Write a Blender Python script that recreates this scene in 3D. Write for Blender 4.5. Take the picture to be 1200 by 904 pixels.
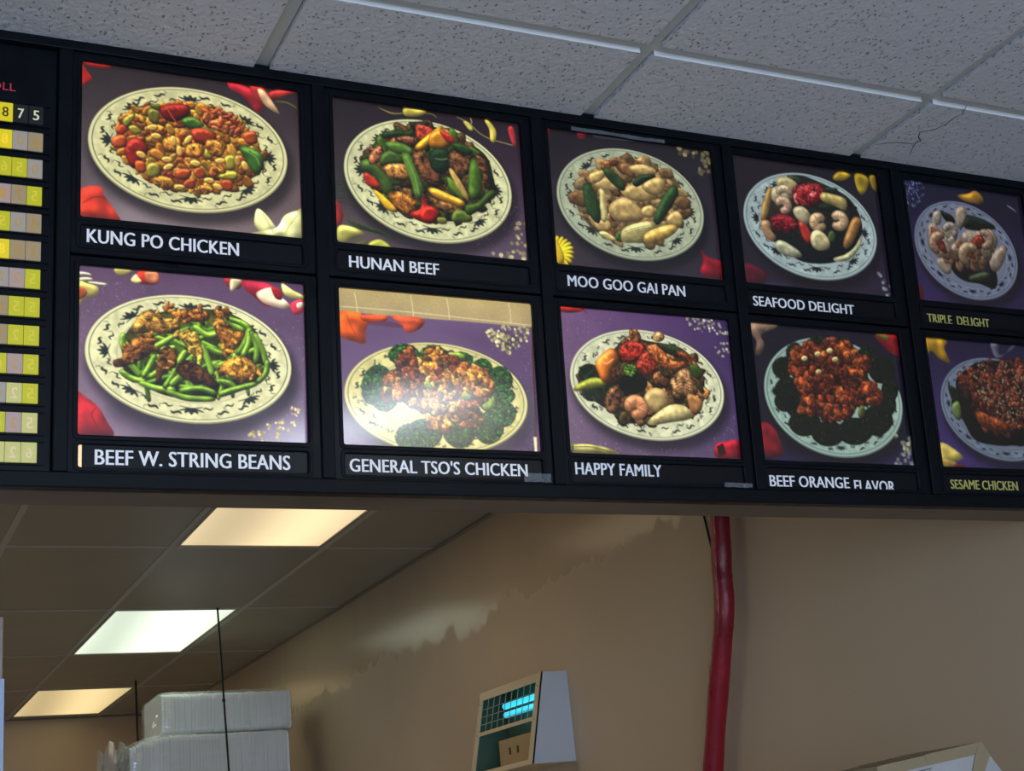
import bpy, bmesh, math, random
import numpy as np
from mathutils import Vector, Matrix
for o in list(bpy.data.objects): bpy.data.objects.remove(o)
SC=bpy.context.scene; COL=SC.collection
# ---------------------------------------------------------------- camera
Z0=2.75
cam_d=bpy.data.cameras.new('camera'); cam=bpy.data.objects.new('camera',cam_d); COL.objects.link(cam)
cam_d.sensor_fit='HORIZONTAL'; cam_d.sensor_width=36; cam_d.lens=1708.05*36/1200; cam_d.clip_start=.02
rt=Vector((0.90244563,-0.42013338,-0.09528817)); up=Vector((-0.05243056,-0.32665367,0.94368873)); fw=Vector((0.42760136,0.84663176,0.316815))
M=Matrix((( rt.x,up.x,-fw.x),(rt.y,up.y,-fw.y),(rt.z,up.z,-fw.z))).to_4x4()
M.translation=Vector((-0.34042701,-2.05009856,-1.26806609+Z0)); cam.matrix_world=M
SC.camera=cam
# ---------------------------------------------------------------- world, exposure
w=bpy.data.worlds.new('sky'); SC.world=w; w.use_nodes=True
bg=w.node_tree.nodes['Background']; bg.inputs[0].default_value=(.62,.76,1,1); bg.inputs[1].default_value=1.0
SC.view_settings.view_transform='Standard'; SC.view_settings.look='None'; SC.view_settings.gamma=1; SC.view_settings.exposure=0
SC.view_settings.use_curve_mapping=False
# ---------------------------------------------------------------- large lights: daylight through the shop window behind the camera
def area(name,loc,rot,sx,sy,power,col):
    d=bpy.data.lights.new(name,'AREA'); d.shape='RECTANGLE'; d.size=sx; d.size_y=sy; d.energy=power; d.color=col
    o=bpy.data.objects.new(name,d); COL.objects.link(o); o.location=loc; o.rotation_euler=rot; return o
area('window_daylight',(-1.0,-5.85,1.35),(math.radians(90),0,0),4.4,1.9,165,(.56,.74,1.0))
CEIL=2.786
# ---------------------------------------------------------------- materials
MATS={}
def mat(name,col,rough=.5,metal=0,coat=0,emit=None,es=0,alpha=1,spec=.5,bump=None,mott=None,trans=0,ior=1.45):
    if name in MATS: return MATS[name]
    m=bpy.data.materials.new(name); m.use_nodes=True; nt=m.node_tree; b=nt.nodes['Principled BSDF']
    b.inputs['Base Color'].default_value=(*col,1); b.inputs['Roughness'].default_value=rough; b.inputs['Metallic'].default_value=metal
    b.inputs['Coat Weight'].default_value=coat; b.inputs['Coat Roughness'].default_value=.08
    b.inputs['Specular IOR Level'].default_value=spec; b.inputs['Alpha'].default_value=alpha
    b.inputs['Transmission Weight'].default_value=trans; b.inputs['IOR'].default_value=ior
    if emit: b.inputs['Emission Color'].default_value=(*emit,1); b.inputs['Emission Strength'].default_value=es
    tc=nt.nodes.new('ShaderNodeTexCoord')
    def noise(sc,det=4,vec=None):
        n=nt.nodes.new('ShaderNodeTexNoise'); n.inputs['Scale'].default_value=sc; n.inputs['Detail'].default_value=det
        mp=nt.nodes.new('ShaderNodeMapping'); mp.inputs['Scale'].default_value=vec or (1,1,1)
        nt.links.new(tc.outputs['Object'],mp.inputs[0]); nt.links.new(mp.outputs[0],n.inputs['Vector']); return n
    if mott:   # (scale, amount, stretch)
        n=noise(mott[0],4,mott[2]); r=nt.nodes.new('ShaderNodeMapRange'); r.inputs['From Min'].default_value=.1; r.inputs['From Max'].default_value=.9; r.clamp=False
        r.inputs['To Min'].default_value=1-1.8*mott[1]; r.inputs['To Max'].default_value=1+1.8*mott[1]
        v=nt.nodes.new('ShaderNodeVectorMath'); v.operation='SCALE'; v.inputs[0].default_value=col
        nt.links.new(n.outputs[0],r.inputs[0]); nt.links.new(r.outputs[0],v.inputs['Scale']); nt.links.new(v.outputs[0],b.inputs['Base Color'])
        r2=nt.nodes.new('ShaderNodeMapRange'); r2.inputs['To Min'].default_value=max(.05,rough-.14); r2.inputs['To Max'].default_value=rough+.14
        nt.links.new(n.outputs[0],r2.inputs[0]); nt.links.new(r2.outputs[0],b.inputs['Roughness'])
    if bump:   # (scale, strength, distance, stretch)
        n=noise(bump[0],6,bump[3] if len(bump)>3 else None); bp=nt.nodes.new('ShaderNodeBump'); bp.inputs['Strength'].default_value=bump[1]; bp.inputs['Distance'].default_value=bump[2]
        nt.links.new(n.outputs[0],bp.inputs['Height']); nt.links.new(bp.outputs[0],b.inputs['Normal'])
    MATS[name]=m; return m
# ---------------------------------------------------------------- object helpers
def link(o,parent=None,label=None,cat=None,group=None,kind=None):
    COL.objects.link(o)
    if parent is not None: o.parent=parent
    if label: o['label']=label
    if cat: o['category']=cat
    if group: o['group']=group
    if kind: o['kind']=kind
    return o
def thing(name,label,cat,loc=(0,0,0),rot=(0,0,0),group=None):
    o=bpy.data.objects.new(name,None); o.empty_display_size=.05; o.location=loc; o.rotation_euler=rot
    return link(o,None,label,cat,group)
def mesh(name,verts,faces,m,parent=None,loc=(0,0,0),rot=(0,0,0),smooth=False,**k):
    me=bpy.data.meshes.new(name); me.from_pydata([tuple(v) for v in verts],[],faces); me.update()
    if m: me.materials.append(m)
    if smooth:
        for p in me.polygons: p.use_smooth=True
    o=bpy.data.objects.new(name,me); o.location=loc; o.rotation_euler=rot
    return link(o,parent,**k)
def from_bm(name,bm,m,parent=None,loc=(0,0,0),rot=(0,0,0),smooth=False,**k):
    me=bpy.data.meshes.new(name); bm.to_mesh(me); bm.free()
    for mm in (m if isinstance(m,(list,tuple)) else [m]): me.materials.append(mm)
    if smooth:
        for p in me.polygons: p.use_smooth=True
    o=bpy.data.objects.new(name,me); o.location=loc; o.rotation_euler=rot
    return link(o,parent,**k)
def bx(bm,x0,x1,y0,y1,z0,z1,bev=0,mtx=None):
    r=bmesh.ops.create_cube(bm,size=1); vs=r['verts']
    for v in vs: v.co=Vector((x0+(v.co.x+.5)*(x1-x0),y0+(v.co.y+.5)*(y1-y0),z0+(v.co.z+.5)*(z1-z0)))
    if bev:
        es=list({e for v in vs for e in v.link_edges}); bmesh.ops.bevel(bm,geom=es,offset=bev,segments=2,profile=.5,affect='EDGES')
    if mtx: bmesh.ops.transform(bm,matrix=mtx,verts=bm.verts[:])
    return vs
def box(name,x0,x1,y0,y1,z0,z1,m,parent=None,bev=0,**k):
    bm=bmesh.new(); bx(bm,x0,x1,y0,y1,z0,z1,bev); return from_bm(name,bm,m,parent,**k)
def tube(name,pts,rad,m,parent=None,seg=16,rads=None,smooth=True,**k):
    pts=[Vector(p) for p in pts]; V=[];F=[]
    prev=None
    for i,p in enumerate(pts):
        t=(pts[min(i+1,len(pts)-1)]-pts[max(i-1,0)]).normalized()
        a=t.cross(Vector((0,1,0)) if abs(t.y)<.9 else Vector((1,0,0))).normalized() if prev is None else (prev-t*prev.dot(t)).normalized()
        prev=a; b=t.cross(a); r=rads[i] if rads else rad
        for j in range(seg): V.append(p+(a*math.cos(2*math.pi*j/seg)+b*math.sin(2*math.pi*j/seg))*r)
    for i in range(len(pts)-1):
        for j in range(seg): F.append((i*seg+j,i*seg+(j+1)%seg,(i+1)*seg+(j+1)%seg,(i+1)*seg+j))
    F.append(tuple(range(seg))[::-1]); F.append(tuple(range((len(pts)-1)*seg,len(pts)*seg)))
    return mesh(name,V,F,m,parent,smooth=smooth,**k)
def curve_mesh(c,name):
    t=bpy.data.objects.new('tmp',c); COL.objects.link(t); dg=bpy.context.evaluated_depsgraph_get()
    me=bpy.data.meshes.new_from_object(t.evaluated_get(dg)); bpy.data.objects.remove(t); me.name=name; return me
def rrect(x0,x1,z0,z1,r,n=5):
    if r<=0: return [(x0,z0),(x1,z0),(x1,z1),(x0,z1)]
    o=[]
    for cx,cz,a in ((x1-r,z0+r,-90),(x1-r,z1-r,0),(x0+r,z1-r,90),(x0+r,z0+r,180)):
        for i in range(n+1):
            t=math.radians(a+90*i/n); o.append((cx+r*math.cos(t),cz+r*math.sin(t)))
    return o
def plate_with_holes(name,loops,y_front,depth,bev,m,parent,**k):
    """flat plate in the x-z plane with rounded holes, front towards -y"""
    c=bpy.data.curves.new(name,'CURVE'); c.dimensions='2D'; c.fill_mode='BOTH'; c.extrude=depth/2-bev; c.bevel_depth=bev; c.bevel_resolution=1
    for L in loops:
        s=c.splines.new('POLY'); s.points.add(len(L)-1); s.use_cyclic_u=True
        for i,(x,z) in enumerate(L): s.points[i].co=(x,z,0,1)
    me=curve_mesh(c,name); me.transform(Matrix.Rotation(math.radians(90),4,'X')); me.transform(Matrix.Translation((0,y_front+depth/2,0)))
    me.materials.clear(); me.materials.append(m); o=bpy.data.objects.new(name,me); return link(o,parent,**k)
def text(name,body,x0,x1,zb,zt,y,m,parent,mirror=False,track=1.0,thick=.0004,off=0.0,bold=0,**k):
    """flat lettering in the x-z plane, fitted to x0..x1 and zb..zt"""
    c=bpy.data.curves.new(name,'FONT'); c.body=body; c.size=1; c.space_character=track; c.offset=off; c.resolution_u=3; c.extrude=0
    me=curve_mesh(c,name)
    xs=[v.co.x for v in me.vertices]; ys=[v.co.y for v in me.vertices]
    a,b,cc,d=min(xs),max(xs),min(ys),max(ys)
    for v in me.vertices:
        u=(v.co.x-a)/(b-a); u=1-u if mirror else u
        v.co=Vector((x0+u*(x1-x0),y,zb+(v.co.y-cc)/(d-cc)*(zt-zb)))
    if bold:
        bm=bmesh.new(); bm.from_mesh(me); n=bmesh.ops.duplicate(bm,geom=bm.verts[:]+bm.edges[:]+bm.faces[:])
        vs=[g for g in n['geom'] if isinstance(g,bmesh.types.BMVert)]; bmesh.ops.translate(bm,vec=(bold,-.00005,0),verts=vs)
        bmesh.ops.translate(bm,vec=(-bold,0,0),verts=[v for v in bm.verts if v not in set(vs)]); bm.to_mesh(me); bm.free()
    me.materials.clear(); me.materials.append(m); o=bpy.data.objects.new(name,me); return link(o,parent,**k)

# ================================================================ THE SETTING
wall_m=mat('kitchen wall paint',(.55,.425,.295),rough=.26,spec=.5,mott=(1.3,.09,(1,1,.5)),bump=(9,.10,.004,(1,1,.35)))
front_m=mat('dining room paint',(.55,.52,.48),rough=.6)
floor_m=mat('red brown quarry tile',(.42,.40,.38),rough=.5,mott=(6,.2,(1,1,1)))  # unseen floor, kept pale grey to bounce light up to the ceiling
XW,YB,XL,YF=2.0,8.45,-3.6,-6.0
# the upper wall is greasy and glossy down to a ragged worn edge, matt below it
_nt=wall_m.node_tree; _b=_nt.nodes['Principled BSDF']; _tc=[n for n in _nt.nodes if n.type=='TEX_COORD'][0]
_s=_nt.nodes.new('ShaderNodeSeparateXYZ'); _nt.links.new(_tc.outputs['Object'],_s.inputs[0])
_n=_nt.nodes.new('ShaderNodeTexNoise'); _n.inputs['Scale'].default_value=3.2; _n.inputs['Detail'].default_value=6; _n.inputs['Roughness'].default_value=.65
_mp=_nt.nodes.new('ShaderNodeMapping'); _mp.inputs['Scale'].default_value=(1,1,.45); _nt.links.new(_tc.outputs['Object'],_mp.inputs[0]); _nt.links.new(_mp.outputs[0],_n.inputs['Vector'])
def _m(op,a,b_,c=None):
    n=_nt.nodes.new('ShaderNodeMath'); n.operation=op
    for i,v in enumerate((a,b_,c)):
        if v is None: continue
        if isinstance(v,(int,float)): n.inputs[i].default_value=v
        else: _nt.links.new(v,n.inputs[i])
    return n.outputs[0]
_edge=_m('MULTIPLY_ADD',_n.outputs[0],.42,2.20)      # height of the worn edge
_d=_m('MULTIPLY',_m('SUBTRACT',_s.outputs['Z'],_edge),45)
_cl=_nt.nodes.new('ShaderNodeClamp'); _nt.links.new(_d,_cl.inputs[0])
_r=_m('MULTIPLY_ADD',_cl.outputs[0],-.25,.47); _r2=_m('MULTIPLY_ADD',_n.outputs[0],.10,_m('SUBTRACT',_r,.05)); _nt.links.new(_r2,_b.inputs['Roughness'])
_b.inputs['Specular IOR Level'].default_value=.6
def struct(o): o['kind']='structure'; return o
wr=struct(box('wall_right',XW,XW+.12,YF,YB+.12,0,CEIL+.1,wall_m))
struct(box('wall_back',XL-.12,XW,YB,YB+.12,0,CEIL+.1,wall_m))
struct(box('wall_left',XL-.12,XL,YF,YB,0,CEIL+.1,front_m))
struct(box('floor',XL-.12,XW+.12,YF-.12,YB+.12,-.1,0,floor_m))
bm=bmesh.new()
for a in ((XL-.12,-3.25,0,CEIL+.1),(1.25,XW+.12,0,CEIL+.1),(-3.25,1.25,0,.35),(-3.25,1.25,2.35,CEIL+.1)): bx(bm,a[0],a[1],YF-.12,YF,a[2],a[3])
struct(from_bm('wall_front',bm,front_m))
alu=mat('dark window aluminium',(.05,.05,.055),rough=.4,metal=.6)
wn=thing('window_1','shop window',None,(0,0,0)); del wn['label']; wn['kind']='structure'
for a,b,c,d in ((-3.25,1.25,.35,.41),(-3.25,1.25,2.29,2.35),(-3.25,-3.19,.41,2.29),(1.19,1.25,.41,2.29),(-1.03,-.97,.41,2.29)): box('window_frame',a,b,YF-.09,YF-.03,c,d,alu,wn)
# ---- suspended ceiling: grid 0.61 x 1.22 m
GX,GY=.2868,-.2475
back_tile=mat('smooth vinyl faced tile',(.30,.285,.24),rough=.36,mott=(3,.06,(1,1,1)),bump=(60,.06,.001))
edge_m=mat('t bar enamel',(.50,.51,.49),rough=.5)
def fissured():
    m=mat('fissured mineral tile',(.60,.60,.64),rough=.9); nt=m.node_tree; b=nt.nodes['Principled BSDF']; tc=[n for n in nt.nodes if n.type=='TEX_COORD'][0]
    mp=nt.nodes.new('ShaderNodeMapping'); mp.inputs['Scale'].default_value=(1,.75,1); nt.links.new(tc.outputs['Object'],mp.inputs[0])
    v=nt.nodes.new('ShaderNodeTexVoronoi'); v.inputs['Scale'].default_value=135; nz=nt.nodes.new('ShaderNodeTexNoise'); nz.inputs['Scale'].default_value=120; nz.inputs['Detail'].default_value=4
    nw=nt.nodes.new('ShaderNodeTexNoise'); nw.inputs['Scale'].default_value=60
    mx=nt.nodes.new('ShaderNodeMixRGB'); mx.inputs[0].default_value=.012; nt.links.new(mp.outputs[0],mx.inputs[1]); nt.links.new(nw.outputs['Color'],mx.inputs[2])
    nt.links.new(mx.outputs[0],v.inputs['Vector']); nt.links.new(mp.outputs[0],nz.inputs['Vector'])
    # pits: voronoi cell centres kept where a coarse noise allows it
    r=nt.nodes.new('ShaderNodeMapRange'); r.inputs['From Min'].default_value=.16; r.inputs['From Max'].default_value=.30
    nt.links.new(v.outputs['Distance'],r.inputs[0])
    t=nt.nodes.new('ShaderNodeMath'); t.operation='GREATER_THAN'; t.inputs[1].default_value=.50
    sep=nt.nodes.new('ShaderNodeSeparateColor'); nt.links.new(v.outputs['Color'],sep.inputs[0]); nt.links.new(sep.outputs[0],t.inputs[0])
    inv=nt.nodes.new('ShaderNodeMath'); inv.operation='SUBTRACT'; inv.inputs[0].default_value=1; nt.links.new(r.outputs[0],inv.inputs[1])
    pit=nt.nodes.new('ShaderNodeMath'); pit.operation='MULTIPLY'; nt.links.new(inv.outputs[0],pit.inputs[0]); nt.links.new(t.outputs[0],pit.inputs[1])
    h=nt.nodes.new('ShaderNodeMath'); h.operation='MULTIPLY_ADD'; h.inputs[1].default_value=-1.0; nt.links.new(pit.outputs[0],h.inputs[0])
    hn=nt.nodes.new('ShaderNodeMath'); hn.operation='MULTIPLY'; hn.inputs[1].default_value=1.0; nt.links.new(nz.outputs[0],hn.inputs[0]); nt.links.new(hn.outputs[0],h.inputs[2])
    bp=nt.nodes.new('ShaderNodeBump'); bp.inputs['Strength'].default_value=.9; bp.inputs['Distance'].default_value=.0028
    nt.links.new(h.outputs[0],bp.inputs['Height']); nt.links.new(bp.outputs[0],b.inputs['Normal'])
    cr=nt.nodes.new('ShaderNodeMixRGB'); cr.inputs[1].default_value=(.60,.60,.64,1); cr.inputs[2].default_value=(.20,.20,.21,1)
    pm=nt.nodes.new('ShaderNodeMath'); pm.operation='MULTIPLY'; pm.inputs[1].default_value=.75; nt.links.new(pit.outputs[0],pm.inputs[0])
    nt.links.new(pm.outputs[0],cr.inputs[0]); nt.links.new(cr.outputs[0],b.inputs['Base Color'])
    return m
front_tile=fissured(); lit_tile_edge=mat('painted tile edge',(.82,.83,.85),rough=.6)  # lighter colour on the y-facing sides paints in the light they catch
ceil=struct(box('ceiling',XL-.12,XW+.12,YF-.12,YB+.12,CEIL+.06,CEIL+.12,mat('plenum slab',(.1,.1,.1),rough=.9)))
kmin,kmax=-6,2; mmin,mmax=-5,7
BAR=.012
def tile_mesh(w,l,front):
    g=BAR+(.0015 if front else -.002); bm=bmesh.new()
    if front:
        bx(bm,g,w-g,g,l-g,-.0100,.012,.0008)
        for f_ in bm.faces:
            if abs(f_.normal.y)>.5: f_.material_index=1
    else: bx(bm,g,w-g,g,l-g,.002,.014)
    me=bpy.data.meshes.new('tile'); bm.to_mesh(me); bm.free(); me.materials.append(front_tile if front else back_tile); me.materials.append(lit_tile_edge); return me
lights={(1,2),(1,4),(1,6)}; fill_lights={(-2,2),(-2,5)}
front_lights={(2,-3),(2,-4),(-1,-3),(-3,-3)}
cache={}
random.seed(4)
for k in range(kmin,kmax+1):
    for mrow in range(mmin,mmax+1):
        x0=GX+.61*k; x1=min(x0+.61,XW); y0=GY+1.22*mrow; y1=min(y0+1.22,YB)
        if x1-x0<.05 or y1-y0<.05 or (k,mrow) in lights|fill_lights|front_lights: continue
        key=(round(x1-x0,3),round(y1-y0,3),mrow<=0)
        if key not in cache: cache[key]=tile_mesh(*key)
        o=bpy.data.objects.new('tile',cache[key]); o.location=(x0,y0,CEIL+random.uniform(-.0005,.0005)); link(o,ceil)
        if (k,mrow)==(2,0): cracked=o
def bar(x0,x1,y0,y1):
    return box('t_bar',x0,x1,y0,y1,CEIL-.0005,CEIL+.0015,edge_m,ceil)
for mrow in range(mmin,mmax+2):
    y=GY+1.22*mrow
    if y<YB: bar(XL,XW,y-BAR,y+BAR)
for k in range(kmin,kmax+2):
    x=GX+.61*k
    if x<XW:
        for mrow in range(mmin-1,mmax+1):
            ya,yb=GY+1.22*mrow+BAR,GY+1.22*(mrow+1)-BAR
            if ya<YB and yb>YF: bar(x-BAR,x+BAR,max(ya,YF),min(yb,YB))
trim_m=mat('wall angle',(.28,.25,.2),rough=.5)
struct(box('trim_1',XW-.022,XW,YF,YB,CEIL-.003,CEIL-.0006,trim_m)); struct(box('trim_2',XL,XW-.022,YB-.022,YB,CEIL-.003,CEIL-.0006,trim_m))
# crack in the tile at the right
if True:
    dk=mat('crack shadow',(.02,.02,.022),rough=1)
    def crack(pts,wd):
        V=[];F=[]
        for i,(x,y) in enumerate(pts):
            a=pts[max(i-1,0)];b=pts[min(i+1,len(pts)-1)];d=Vector((b[0]-a[0],b[1]-a[1])).normalized();n=Vector((-d.y,d.x))*wd*(.4+.6*math.sin(math.pi*(i+.5)/len(pts)))
            V+=[(x+n.x,y+n.y,-.0105),(x-n.x,y-n.y,-.0105),(x,y,-.0095)]
        for i in range(len(pts)-1): a=3*i; F+=[(a,a+3,a+4,a+1)]
        return V,F
    CRK=[[(1.5883,-0.2501),(1.606,-0.2183),(1.5995,-0.2063),(1.6006,-0.1758),(1.5926,-0.1528),(1.5703,-0.1363),(1.5814,-0.118),(1.5965,-0.1077),(1.594,-0.0926),(1.6044,-0.0698),(1.6159,-0.0506)],[(1.5923,-0.1102),(1.5905,-0.0917),(1.5774,-0.0919),(1.5503,-0.0883),(1.5282,-0.0788),(1.5136,-0.0678)]]
    for pts in CRK:
        V,F=crack([(x-(GX+.61*2),y-(GY)) for x,y in pts],.0011)
        mesh('crack',V,F,dk,cracked)
# ---------------------------------------------------------------- ceiling lights
def diffuser(name,col,st):
    m=bpy.data.materials.new(name); m.use_nodes=True; nt=m.node_tree; b=nt.nodes['Principled BSDF']
    b.inputs['Base Color'].default_value=(.5,.5,.45,1); b.inputs['Roughness'].default_value=.35
    tc=nt.nodes.new('ShaderNodeTexCoord'); mp=nt.nodes.new('ShaderNodeMapping'); nt.links.new(tc.outputs['Object'],mp.inputs[0])
    wv=nt.nodes.new('ShaderNodeTexWave'); wv.inputs['Scale'].default_value=.55; wv.inputs['Distortion'].default_value=1.2; wv.inputs['Detail'].default_value=1; wv.inputs['Phase Offset'].default_value=2.0; wv.bands_direction='X'
    nt.links.new(mp.outputs[0],wv.inputs['Vector'])
    r=nt.nodes.new('ShaderNodeMapRange'); r.inputs['To Min'].default_value=.62*st; r.inputs['To Max'].default_value=1.15*st
    nt.links.new(wv.outputs['Fac'],r.inputs[0]); nt.links.new(r.outputs[0],b.inputs['Emission Strength']); b.inputs['Emission Color'].default_value=(*col,1)
    return m
lamp_frame=mat('light frame enamel',(.35,.33,.28),rough=.4)
def ceiling_light(k,mrow,col,st,label,grp,mname):
    x0=GX+.61*k;y0=GY+1.22*mrow; x1=min(x0+.61,XW)
    t=thing('ceiling_light',label,'light',((x0+x1)/2,y0+.61,CEIL),group=grp)
    w=(x1-x0)/2-BAR-.002; l=.61-BAR-.002; f=.014
    plate=[(-w,w,-l,-l+f),(-w,w,l-f,l),(-w,-w+f,-l+f,l-f),(w-f,w,-l+f,l-f)]
    bm=bmesh.new()
    for a in plate: bx(bm,a[0],a[1],a[2],a[3],-.001,.02)
    from_bm('frame',bm,lamp_frame,t)
    box('diffuser',-w+f,w-f,-l+f,l-f,.003,.006,diffuser(mname,col,st),t)
    return t
G1='ceiling lights in a row over the kitchen'
ceiling_light(1,2,(1.0,.77,.43),1.0,'cream yellow lit ceiling light nearest the menu board, partly cut off by its bottom edge',G1,'warm acrylic diffuser')
ceiling_light(1,4,(.86,1.0,.80),1.25,'greenish white lit ceiling light, the middle and brightest of the kitchen row',G1,'white acrylic diffuser')
ceiling_light(1,6,(1.0,.76,.36),0.85,'small amber yellow lit ceiling light farthest back, near the rear wall',G1,'amber acrylic diffuser')
for i,(k,mr) in enumerate(sorted(fill_lights)): ceiling_light(k,mr,(1,.85,.6),9.5,'kitchen ceiling light left of the visible row, '+('nearer the menu board' if mr==2 else 'farther back'),'light out of view',f'added fill diffuser {i}').__setitem__('group','kitchen ceiling lights left of the view')  # extra panels added out of view to brighten the kitchen
for i,(k,mr) in enumerate(sorted(front_lights)): ceiling_light(k,mr,(.80,.9,1.0),15.0 if k==2 else 1.2,'cool white ceiling light over the customers, '+{(2,-3):'beside the right wall, nearer the menu board',(2,-4):'beside the right wall, farther from the menu board',(-1,-3):'left of centre, second column',(-3,-3):'leftmost one'}[(k,mr)],'customer side ceiling lights',f'cool diffuser {i}')
# ================================================================ MENU BOARD
TILT=(0.08099,0,0); BO=(0,0,Z0)
black=mat('black enamel rail',(.0035,.005,.0075),rough=.4,spec=.12,mott=(30,.25,(1,1,1)),bump=(45,.12,.002))
blackp=mat('black moulded plastic',(.0035,.0048,.0075),rough=.32,spec=.14,mott=(18,.25,(1,1,1)),bump=(30,.1,.0015))
under=mat('worn underside panel',(.16,.125,.10),rough=.5,mott=(7,.35,(.6,1,1)))
mb=thing('menu_board','long black backlit menu board housing hung under the ceiling across the kitchen opening','menu board',BO,TILT)
PX=[k*.4067-.024 for k in range(-2,5)]
box('top_rail',-1.26,1.99,-.012,.02,.0115,.0335,black,mb,.0015)
box('bottom_rail',-1.26,1.99,-.012,.02,-.682,-.6585,black,mb,.002)
for x in [-.838]+PX[2:]+[1.9785]: box('mullion',x-.0105,x+.0105,-.013,.02,-.6584,.0114,black,mb,.0015)
box('cabinet',-1.26,1.99,.0205,.16,-.66,.012,black,mb)
box('underside',-1.26,1.99,.0205,.155,-.678,-.661,under,mb,.002)
# price board
red=mat('red lettering',(.45,.03,.05),rough=.5,emit=(.5,.03,.05),es=.25)
pb=thing('price_board','black price board at the far left with rows of yellow and grey number tiles','price board',BO,TILT)
box('backing',-.82,-.0355,.001,.016,-.657,.0105,blackp,pb,.001)
bm=bmesh.new()
for k in range(13):
    z=-.0885-.0439*k
    bx(bm,-.80,-.045,-.003,.001,z+.0005,z+.0025); bx(bm,-.80,-.045,-.003,.001,z-.0335,z-.0315)
from_bm('tile_rail',bm,black,pb)
text('lettering','ROLL',-.1445,-.0965,-.0675,-.0545,-.0004,red,pb)
TC={'y':(.60,.47,.01),'Y':(.40,.38,.012),'p':(.42,.40,.13),'g':(.26,.225,.20),'m':(.30,.22,.20),'t':(.26,.195,.11),'k':(.012,.014,.016)}
rows=['mtykk','gyygt'[0:2]+'ygt','yyYYg','tmmtY','gtYgt','mYytt','yggmY','gttYY','ygtYY','myYmY','ytgpY','gyYmp','ppppp']
digs=['49875','25806','86650','37175','62506','45802','13725','42655','62525','95625','42625','82625','34326']
for r_,(cs,ds) in enumerate(zip(rows,digs)):
    z=-.0885-.0439*r_
    for j in range(5):
        c=cs[j]; x1=-.0551-.00-(4-j)*.02235; x0=x1-.0216
        col=TC[c]; k_=c=='k' or (r_==0)
        tm=mat('number tile '+c,col,rough=.35,emit=col,es=(.0 if c=='k' else .62))
        t=box('number_tile',x0,x1,-.0028,.0008,z-.0300,z-.0002,tm,pb,.0004)
        dm=mat('digit cream',(.75,.70,.42),emit=(.75,.7,.42),es=.35) if c=='k' else (mat('digit dark',(.03,.02,.01)) if r_==0 else mat('digit ghost '+c,tuple(v*f for v,f in zip(col,(1.25,.95,.35) if c in 'gmt' else (1.35,1.15,2.))),rough=.4,emit=tuple(v*f for v,f in zip(col,(1.25,.95,.35) if c in 'gmt' else (1.35,1.15,2.))),es=.62))
        text('digit',ds[j],x0+.0065,x1-.0065,z-.0235,z-.0075,-.0031,dm,t,mirror=(r_>0),bold=.0003)

# ---------------------------------------------------------------- print painter
CW,CH=704,528
def box_blur(a,r):
    r=max(1,int(r))
    for ax in (0,1):
        p=np.pad(a,[(r+1,r) if k==ax else (0,0) for k in range(2)],mode='edge')
        c=np.cumsum(p,axis=ax)
        n=a.shape[ax]
        a=(np.take(c,range(2*r+1,2*r+1+n),axis=ax)-np.take(c,range(0,n),axis=ax))/(2*r+1)
    return a
def vnoise(rs,cell,h=CH,w=CW):
    gh,gw=int(h/cell)+3,int(w/cell)+3
    g=rs.rand(gh,gw)
    y=np.arange(h)/cell; x=np.arange(w)/cell
    yi=y.astype(int);xi=x.astype(int);fy=(y-yi)[:,None];fx=(x-xi)[None]
    fy=fy*fy*(3-2*fy);fx=fx*fx*(3-2*fx)
    a=g[yi][:,xi];b=g[yi][:,xi+1];c=g[yi+1][:,xi];d=g[yi+1][:,xi+1]
    return (a*(1-fx)+b*fx)*(1-fy)+(c*(1-fx)+d*fx)*fy
_rs=np.random.RandomState(5)
NS={c:vnoise(_rs,c) for c in (2.2,4,7,13,30,70)}
def _meat():
    a=vnoise(_rs,9);b=vnoise(_rs,5);c=vnoise(_rs,3);wx=((vnoise(_rs,16)-.5)*26).astype(int);wy=((vnoise(_rs,14)-.5)*20).astype(int)
    n=1-np.abs(a-.5)*1.6-np.abs(b-.5)*1.1+ (c-.5)*.35
    yy,xx=np.mgrid[0:CH,0:CW]; n=n[(yy+wy)%CH,(xx+wx)%CW]
    n=(n-n.mean())/n.std()*.26+.5
    return n.clip(0,1)
NS['m']=_meat()
# kind: (dome, edge dark, noise cell, noise amp, gloss)
KIND={'F':(0,0,30,0,0),'M':(.9,.75,'m',1.0,.30),'V':(.9,.5,13,.22,.3),'N':(1.,.55,30,.2,.7),'P':(.7,.25,30,.25,.15),
      'W':(.7,.32,13,.28,.3),'G':(.7,.5,4,.6,.0),'T':(.9,.5,'m',.5,.1),'R':(0,0,30,0,0),'H':(0,0,13,.3,0)}
def spline(p,closed=True,n=5):
    p=np.array(p,float); m=len(p); out=[]
    for i in range(m if closed else m-1):
        if closed: a,b,c,d=p[i-1],p[i],p[(i+1)%m],p[(i+2)%m]
        else: a,b,c,d=p[max(i-1,0)],p[i],p[i+1],p[min(i+2,m-1)]
        for k in range(n):
            t=k/n
            out.append(.5*((2*b)+(c-a)*t+(2*a-5*b+4*c-d)*t*t+(3*b-a-3*c+d)*t**3))
    if not closed: out.append(p[-1])
    return np.array(out)
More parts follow.
